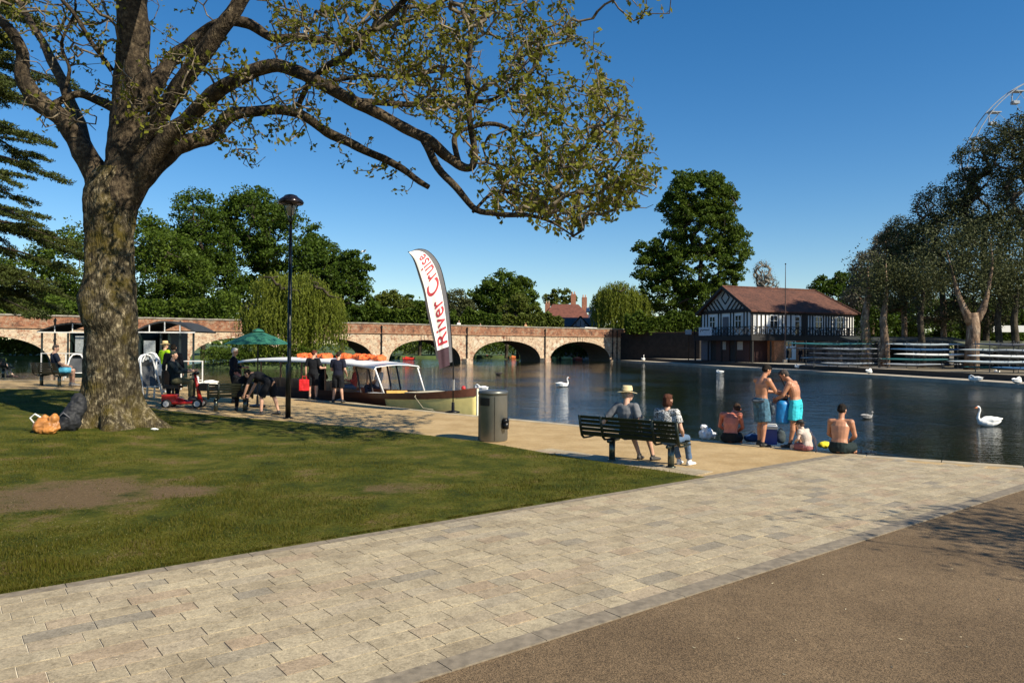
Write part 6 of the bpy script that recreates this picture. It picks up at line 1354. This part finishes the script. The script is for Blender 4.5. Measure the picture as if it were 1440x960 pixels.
sp_ = pz(257, 573); srz = .12; scooter(sp_, srz)
j = pose('sit', WL=(-.22, .42, .82), WR=(.22, .42, .82), EL=(-.27, .14, .80), ER=(.27, .14, .80), look=(.1, 1, -.1)); person('large person in dark jacket and olive trousers riding the red scooter', sp_ + V_((-.22, 0, .22)), srz - math.pi / 2, j, 'fair', ('short', (.03, .04, .03)), [('shirt', (.02, .028, .03), {'sleeve': 1.9}), ('trousers', (.11, .10, .055))], 1.06, .014, shoes=(.05, .045, .04))
p = pz(243, 566); person('tall person in long black coat standing just behind the scooter', p, face(-.3, 1), pose(), 'fair', ('short', (.02, .015, .01)), [('shirt', BLK, {'sleeve': 1.95}), ('trousers', BLK)], 1.05, .014, shoes=(.3, .3, .3))
p = pz(231, 552); person('steward in yellow vest and straw hat standing by the hut', p, face(.5, .8), pose(), 'fair', ('short', (.2, .15, .1)), [('tshirt', (.45, .75, .02), {'sleeve': .6}), ('trousers', (.45, .42, .36)), ('hat', (.6, .45, .22), {'brim': .15})], 1.02, .014, shoes=(.5, .5, .5))
p = pz(328, 566); person('grey haired man in dark navy clothes standing under the green parasol', p, face(.9, .3), pose(look=(0, 1, -.3), WL=(-.12, .36, 1.12), EL=(-.24, .1, 1.13)), 'fair', ('short', (.45, .44, .43)), [('shirt', (.012, .013, .022), {'sleeve': 1.6}), ('trousers', BLK)], 1.03, .014, shoes=(.03, .03, .03))
p = pz(374, 583); j = pose(P=(0, -.12, .92), C=(0, .20, 1.08), N=(0, .38, 1.14), H=(0, .54, 1.14), look=(0, 1, -.9), SL=(-.18, .33, 1.10), SR=(.18, .33, 1.10), EL=(-.2, .46, .82), ER=(.2, .44, .82), WL=(-.14, .58, .56), WR=(.14, .56, .56), HL=(-.095, -.12, .91), HR=(.095, -.12, .91), KL=(-.14, .08, .5), KR=(.16, -.16, .49), AL=(-.16, .06, .085), AR=(.2, -.28, .085))
person('person in black T-shirt and shorts bending down over the dark bench', p, face(-1, .12), j, 'fair', ('short', (.02, .015, .012)), [('tshirt', BLK), ('shorts', BLK, {'len': .95})], 1.03, .014, shoes=(.04, .04, .04))
bq = pz(324, 579); bench(bq, .35 + math.pi * 0, 1.25, (-.4, .4), 'dark bench with closed back under the green parasol'); j = pose('sit', look=(-1, .2, -.5), C=(-.04, -.0, .88), N=(-.08, .08, 1.04), H=(-.12, .16, 1.16)); person('dark dressed person sitting on the bench under the parasol, head down', bq + V_((.28, .12, 0)), .35, j, 'red', ('short', (.01, .01, .01)), [('shirt', BLK, {'sleeve': 1.9}), ('trousers', BLK)], .98, .014, shoes=(.03, .03, .03))
def parasol():
    p = pz(362, 572); r = thing('parasol', 'dark green square parasol open beside the street lamp', 'parasol', p); k = p.y / F; zr = 2.15 + (482.5 - 484.5) * k - p.z; R0 = 46 * k; za = zr + 20 * k; n = 6; m = MB(); V = [(0, 0, za)]
    for i in range(n): a = 2 * math.pi * i / n + .3; V.append((R0 * math.cos(a), R0 * math.sin(a), zr))
    for i in range(n): a = 2 * math.pi * (i + .5) / n + .3; V.append((R0 * .93 * math.cos(a), R0 * .93 * math.sin(a), zr + .02))
    for i in range(n): a = 2 * math.pi * i / n + .3; V.append((R0 * .5 * math.cos(a), R0 * .5 * math.sin(a), zr + (za - zr) * .56))
    fs = []
    for i in range(n): c = 13 + i; c2 = 13 + (i + 1) % n; fs += [(0, c, c2), (c, 1 + i, 7 + i), (c, 7 + i, c2), (c2, 7 + i, 1 + (i + 1) % n)]
    m.add(V, fs); o = m.build('canopy', mat('parasol_green', (.02, .13, .085), .75), r); s = o.modifiers.new('s', 'SOLIDIFY'); s.thickness = .01
    m = MB(); m.lathe((0, 0, 0), [(R0 * .2, za - .04), (R0 * .14, za + .02), (.01, za + .06)], 8); m.build('vent_cap', MATS['parasol_green'], r); m = MB(); m.tube([(0, 0, 0), (0, 0, za + .1)], .02, 8); m.build('pole', M_black, r)
    m = MB()
    for i in range(n): a = 2 * math.pi * i / n + .3; m.tube([(0, 0, za - .03), (R0 * .5 * math.cos(a), R0 * .5 * math.sin(a), zr + (za - zr) * .54), (R0 * .97 * math.cos(a), R0 * .97 * math.sin(a), zr)], .009, 5)
    m.build('ribs', M_black, r); m = MB(); m.lathe((0, 0, 0), [(.25, 0), (.25, .06), (.04, .1), (.035, .35)], 16); m.build('base', M_black, r)
parasol()
def kiosk(px0, px1, py, yr, label, cat='kiosk', sol=(0, 1)):
    p0 = GZ((px0 + px1) / 2, py); d = p0.y; k = d / F; w = (px1 - px0) * k; zt = 2.15 + (481 - yr) * k - p0.z; r = thing('kiosk', label, cat, p0, .06); dp = 1.8
    a0, a1 = -w / 2 + w * sol[0], -w / 2 + w * sol[1]; ac = (a0 + a1) / 2; aw = a1 - a0; m = MB(); m.box((ac, dp / 2, .45), (aw, dp, .9)); m.box((ac, dp, zt / 2), (aw, .06, zt)); m.box((a0, dp / 2, zt / 2), (.06, dp, zt)); m.box((a1, dp / 2, zt / 2), (.06, dp, zt)); m.build('wall', M_dgreen, r)
    m = MB()
    for i in range(13): x = -w / 2 - .12 + (w + .24) * i / 12; z = zt + .38 * math.sin(math.pi * i / 12); m.v += [(x, -.25, z), (x, dp + .2, z), (x, dp + .2, z + .05), (x, -.25, z + .05)]
    for i in range(12): a = i * 4; m.f += [(a, a + 4, a + 5, a + 1), (a + 3, a + 2, a + 6, a + 7), (a, a + 3, a + 7, a + 4), (a + 1, a + 5, a + 6, a + 2)]; m.m += [0] * 4
    m.build('canopy', mat('canopy_felt', (.025, .028, .03), .8), r); m = MB(); m2 = MB(); m.bar((-w / 2 - .12, -.27, zt), (w / 2 + .12, -.27, zt), .03, .045)
    for i in range(12):
        f = lambda q: (-w / 2 - .12 + (w + .24) * q / 12, -.27, zt + .38 * math.sin(math.pi * q / 12)); m2.bar(f(i), f(i + 1), .02, .025)
    for q in (3, 6, 9): a = f(q); m.bar((a[0], -.27, zt), a, .03, .03)
    m.build('canopy_rail', M_white, r); m2.build('canopy_frame', MATS['rack_steel'], r)
    for x in (-w / 2, -w * .1, w * .25, w / 2): m = MB(); m.bar((x, -.1, 0), (x, -.1, zt), .06, .06); m.build('post', mat('kiosk_post', (.02, .03, .03), .6), r)
    m = MB()
    for z in (.35, 1.05): m.bar((-w / 2, -.14, z), (w / 2 + .35, -.14, z), .035, .035)
    for x in np.linspace(-w / 2, w / 2 + .35, 4): m.bar((x, -.14, 0), (x, -.14, 1.07), .035, .035)
    m.build('railing', M_white, r); m = MB(); m.box((ac - aw * .15, -.06, 1.45), (aw * .4, .04, .7)); m.build('notice', mat('kiosk_notice', (.30, .33, .34), .6, var=.3, scale=12), r)
    m = MB(); m.box((ac, dp - .1, 1.4), (aw * .8, .05, 1.0)); m.build('window', M_glass, r)
kiosk(198, 272, 547, 467, 'dark green ticket hut with curved canopy and white railing right of the trunk', sol=(0, .52))
kiosk(62, 150, 531, 468, 'dark green hut half hidden behind the trunk at the left', sol=(.42, 1))
def aboard(p, rz, label, h=1.4, disc=False):
    r = thing('sandwich_board', label, 'sign', p, rz); w = .75
    for s in (-1, 1):
        m = MB(); P = [(-w / 2, s * .38, 0), (-w * .32, s * .06, h * .85), (-w * .2, s * .02, h * .97), (0, s * .01, h), (w * .2, s * .02, h * .97), (w * .32, s * .06, h * .85), (w / 2, s * .38, 0)]; m.tube(P, .03, 8); m.bar((-w * .4, s * .27, h * .28), (w * .4, s * .27, h * .28), .03, .03); f = m.build('frame', M_white, r, True)
        m = MB(); m.prism([(-w * .37, h * .3), (w * .37, h * .3), (w * .27, h * .83), (-w * .27, h * .83)], -.01, .01, Matrix.Translation((0, s * (.27 + .105), -.0)) @ Matrix.Rotation(R_(90) + s * R_(20.5), 4, 'X') @ Matrix.Translation((0, 0, 0)) if False else Matrix(((1, 0, 0, 0), (0, -s * .36, -1, s * .378), (0, 1, 0, 0), (0, 0, 0, 1)))); b = m.build('board', mat('board_slate', (.06, .065, .07), .6), f)
    if disc: m = MB(); m.tube([(w * .5, -.1, h * .62), (w * .5, -.07, h * .62)], .19, 20); m.build('disc', M_white, r)
    return r
aboard(pz(204, 561), 1.15, 'white framed A-board with dark panel close right of the trunk', 1.42); aboard(pz(212, 558), -.15, 'white framed A-board with a round white disc on its side', 1.45, True); aboard(pz(108, 534), .2, 'small white A-board left of the trunk by the far hut', 1.05)
bq = pz(66, 543); bench(bq, -.45, 1.5, (-.5, .5), 'dark bench at the left carrying the person in blue shorts'); j = pose('sit', look=(.6, 1, -.3), WR=(.16, .3, .66)); person('person in navy top and light blue shorts sitting on the left bench', bq + V_((.36, .0, 0)), -.75, j, 'fair', ('short', (.05, .04, .035)), [('tshirt', (.015, .02, .035)), ('shorts', (.10, .42, .60), {'len': .8})], 1.06, .014, shoes=(.4, .35, .3))
bq = pz(-14, 531); bench(bq, -.1, 1.6, (-.5, .5), 'dark bench cut off by the left edge of the photo'); j = pose('sit', KL=(-.1, .46, .60), KR=(.14, .45, .62), AL=(-.08, .75, .09), AR=(.14, .62, .09)); person('person sitting at the left edge of the photo, bare legs stretched out', bq + V_((-.0, .1, 0)), -1.2, j, 'pale', ('short', (.1, .06, .03)), [('tshirt', (.02, .02, .02)), ('shorts', (.02, .02, .025), {'len': .6})], 1.0, .014, shoes=(.1, .06, .05))
# bags by the trunk
lump('tote_bag', 'crumpled orange brown bag with white handle lying left of the trunk', 'bag', pz(66, 610), [((0, 0, .15), (.29, .17, .16)), ((.14, 0, .24), (.13, .09, .17)), ((-.06, .02, .27), (.16, .07, .13)), ((.05, -.05, .10), (.24, .16, .11))], mat('orange_leather', (.42, .17, .04), .5, var=.5), .045, .014, [('handle', M_white, [(-.25, -.02, .22), (-.34, -.03, .34), (-.24, -.02, .42), (-.1, 0, .33)], .018)], fscale=6)
lump('rucksack', 'big black rucksack with coat heaped against the left foot of the trunk', 'bag', pz(98, 606), [((0, 0, .22), (.24, .2, .26)), ((.05, .08, .4), (.2, .18, .26)), ((.10, .14, .56), (.18, .15, .26)), ((-.08, -.1, .14), (.18, .14, .13))], mat('black_nylon', (.012, .013, .016), .7), .03, .02, [('strap', mat('grey_strap', (.10, .10, .11), .7), [(-.15, -.2, .1), (-.12, -.24, .3), (-.02, -.2, .42), (.1, -.16, .3)], .016)])
lump('paper_cup', 'tiny white crumpled paper lying on the grass right of the trunk', 'litter', pz(216, 605), [((0, 0, .03), (.08, .04, .03)), ((.09, 0, .03), (.05, .04, .02))], M_white, .02, .012)

# --- birds
swan('swan cruising left with upright neck, nearest swan at the right of the river', G(1390, 599, WATER), math.pi + .1, 'swim', .86)
swan('swan gliding right in mid river left of the couple', G(791, 544, WATER), .1, 'swim', .8)
swan('white swan with folded neck beside the bin, behind the boat bow', G(676, 551, WATER), 2.6, 'rest', .9)
swan('swan standing on the promenade between scooter and dark bench', pz(291, 550) + V_((0, 0, .13)), math.pi, 'low', .8)
swan('swan dipping low at the landing stage straight below the boathouse', G(1012, 525, WATER), 2.8, 'rest', .75)
for px, py, a, lb in ((1222, 527, .6, 'preening swan on the landing stage below the leftmost boat rack'), (1372, 539, 2.4, 'preening swan on the landing stage below the big pale trunk'), (1432, 542, .4, 'swan on the landing stage at the right edge'), (1122, 519, 2.9, 'swan on the landing stage just above the head of the man in turquoise shorts'), (1403, 529, 1.2, 'swan standing back on the bank under the right boat rack')):
    swan(lb, G(px, py, -.08) + V_((.2, .4, .13)), a, 'rest', .85)
swan('swan with raised neck standing on the corner of the stage by the bridge end', G(903, 508, -.08) + V_((.2, .3, .1)), 1.2, 'swim', 1.1); 
M_dk = mat('duck_brown', (.05, .04, .035), .8, var=.4, scale=20)
swan('dark duck swimming in front of the bridge arches', G(701, 527, WATER), 2.9, 'low', .62, 'ducks on the river', 'duck', 'duck', M_dk)
swan('duck with pale flank swimming right of the seated men', G(1219, 589, WATER), .3, 'low', .5, 'ducks on the river', 'duck', 'duck', mat('duck_pale', (.25, .24, .23), .8, var=.6, scale=16))
def gull(p, rz, label):
    r = thing('gull', label, 'gull', p, rz, 'gulls in flight'); m = MB(); m.tube([(-.22, 0, 0), (-.1, 0, .01), (.08, 0, .02), (.2, 0, .03)], [.01, .05, .06, .02], 8); m.build('body', M_sw, r, True)
    for s in (-1, 1): m = MB(); m.tube([(.03, s * .04, .03), (.06, s * .3, .14), (-.04, s * .62, .10)], [.09, .07, .01], 8, side=(1, 0, 0), rad2=.008); m.build('wing', M_sw, r, True)
gull(W(511, 354, 60), .6, 'white gull flying in front of the dark tree edge left of the banner'); gull(W(1172, 250, 200), .2, 'far gull in the open sky right of the tall tree') if False else None

# --- hire boats beyond the arches, people on the bridge
hb = {}
def rowboat(p, rz, col, label, people=True):
    r = thing('rowing_boat', label, 'boat', p, rz, 'moored hire boats beyond the bridge'); m = MB(); n = 12
    for i in range(n + 1):
        f = i / n; x = (f - .5) * 4.2; w = .7 * math.sin(math.pi * (.06 + .88 * f)) ** .6; z = .35 + .25 * (2 * f - 1) ** 2
        m.v += [(x, -w, z), (x, -w * .6, -.1), (x, w * .6, -.1), (x, w, z), (x, w * .85, z), (x, w * .5, .05), (x, -w * .5, .05), (x, -w * .85, z)]
    for i in range(n):
        for k in range(8): a = i * 8 + k; b = i * 8 + (k + 1) % 8; m.f.append((a, a + 8, b + 8, b)); m.m.append(0)
    m.build('hull', mat('boat_paint_%.2f_%.2f' % col[:2], col, .4), r, True)
    for x in (-.9, 0, .9): m = MB(); m.box((x, 0, .28), (.28, 1.15, .05)); m.build('thwart', MATS['varnished_wood'], r)
rb = [((575, 497), 118, (.45, .03, .02), 'red rowing boat seen through the arch behind the banner'), ((687, 489.5), 141, (.40, .05, .03), 'leftmost red boat moored beyond the third visible arch'), ((703, 489), 143, (.35, .08, .04), 'red boat in the middle beyond the third visible arch'), ((722, 490.5), 138, (.6, .16, .06), 'orange boat moored right beyond the third visible arch'),
      ((781, 492.5), 134, (.45, .60, .18), 'lime green boat leftmost beyond the rightmost arch'), ((797, 493.5), 131, (.5, .62, .25), 'pale green boat beyond the rightmost arch'), ((812, 494), 129, (.55, .06, .04), 'red boat beyond the rightmost arch'), ((826, 497), 124, (.4, .42, .45), 'grey boat in the shade of the rightmost arch')]
for (px, py), d, c, lb in rb: p = W(px, py, d); p.z = WATER; rowboat(p, 1.2 + (px % 7) * .12, c, lb)
mp = on_bridge(739, 1.2); mesh_p = person('cyclist in tan top leaning over the parapet above the third visible arch', mp, brang + .2, pose(), 'fair', ('short', (.3, .15, .06)), [('tshirt', (.45, .25, .12)), ('trousers', (.05, .05, .06))], 1.05, .03)
mp = on_bridge(675, 1.4); person('small person in white walking on the bridge right of the banner', mp, brang - 1.4, pose(), 'fair', ('short', (.2, .15, .1)), [('tshirt', (.7, .7, .7)), ('trousers', (.1, .1, .12))], .9, .03)
mp = on_bridge(645, 1.0); person('person in pale clothes at the parapet just right of the banner', mp, brang + math.pi, pose(), 'fair', ('short', (.5, .4, .3)), [('tshirt', (.7, .69, .66)), ('trousers', (.3, .3, .3))], 1.05, .03)
pp_ = BHW(5.0, -2.4, 0); person('person in dark clothes standing on the hard before the boathouse brick bay', pp_, 2.0, pose(), 'fair', ('short', HB), [('shirt', BLK, {'sleeve': 1.9}), ('trousers', (.02, .02, .03))], 1.0, .03)
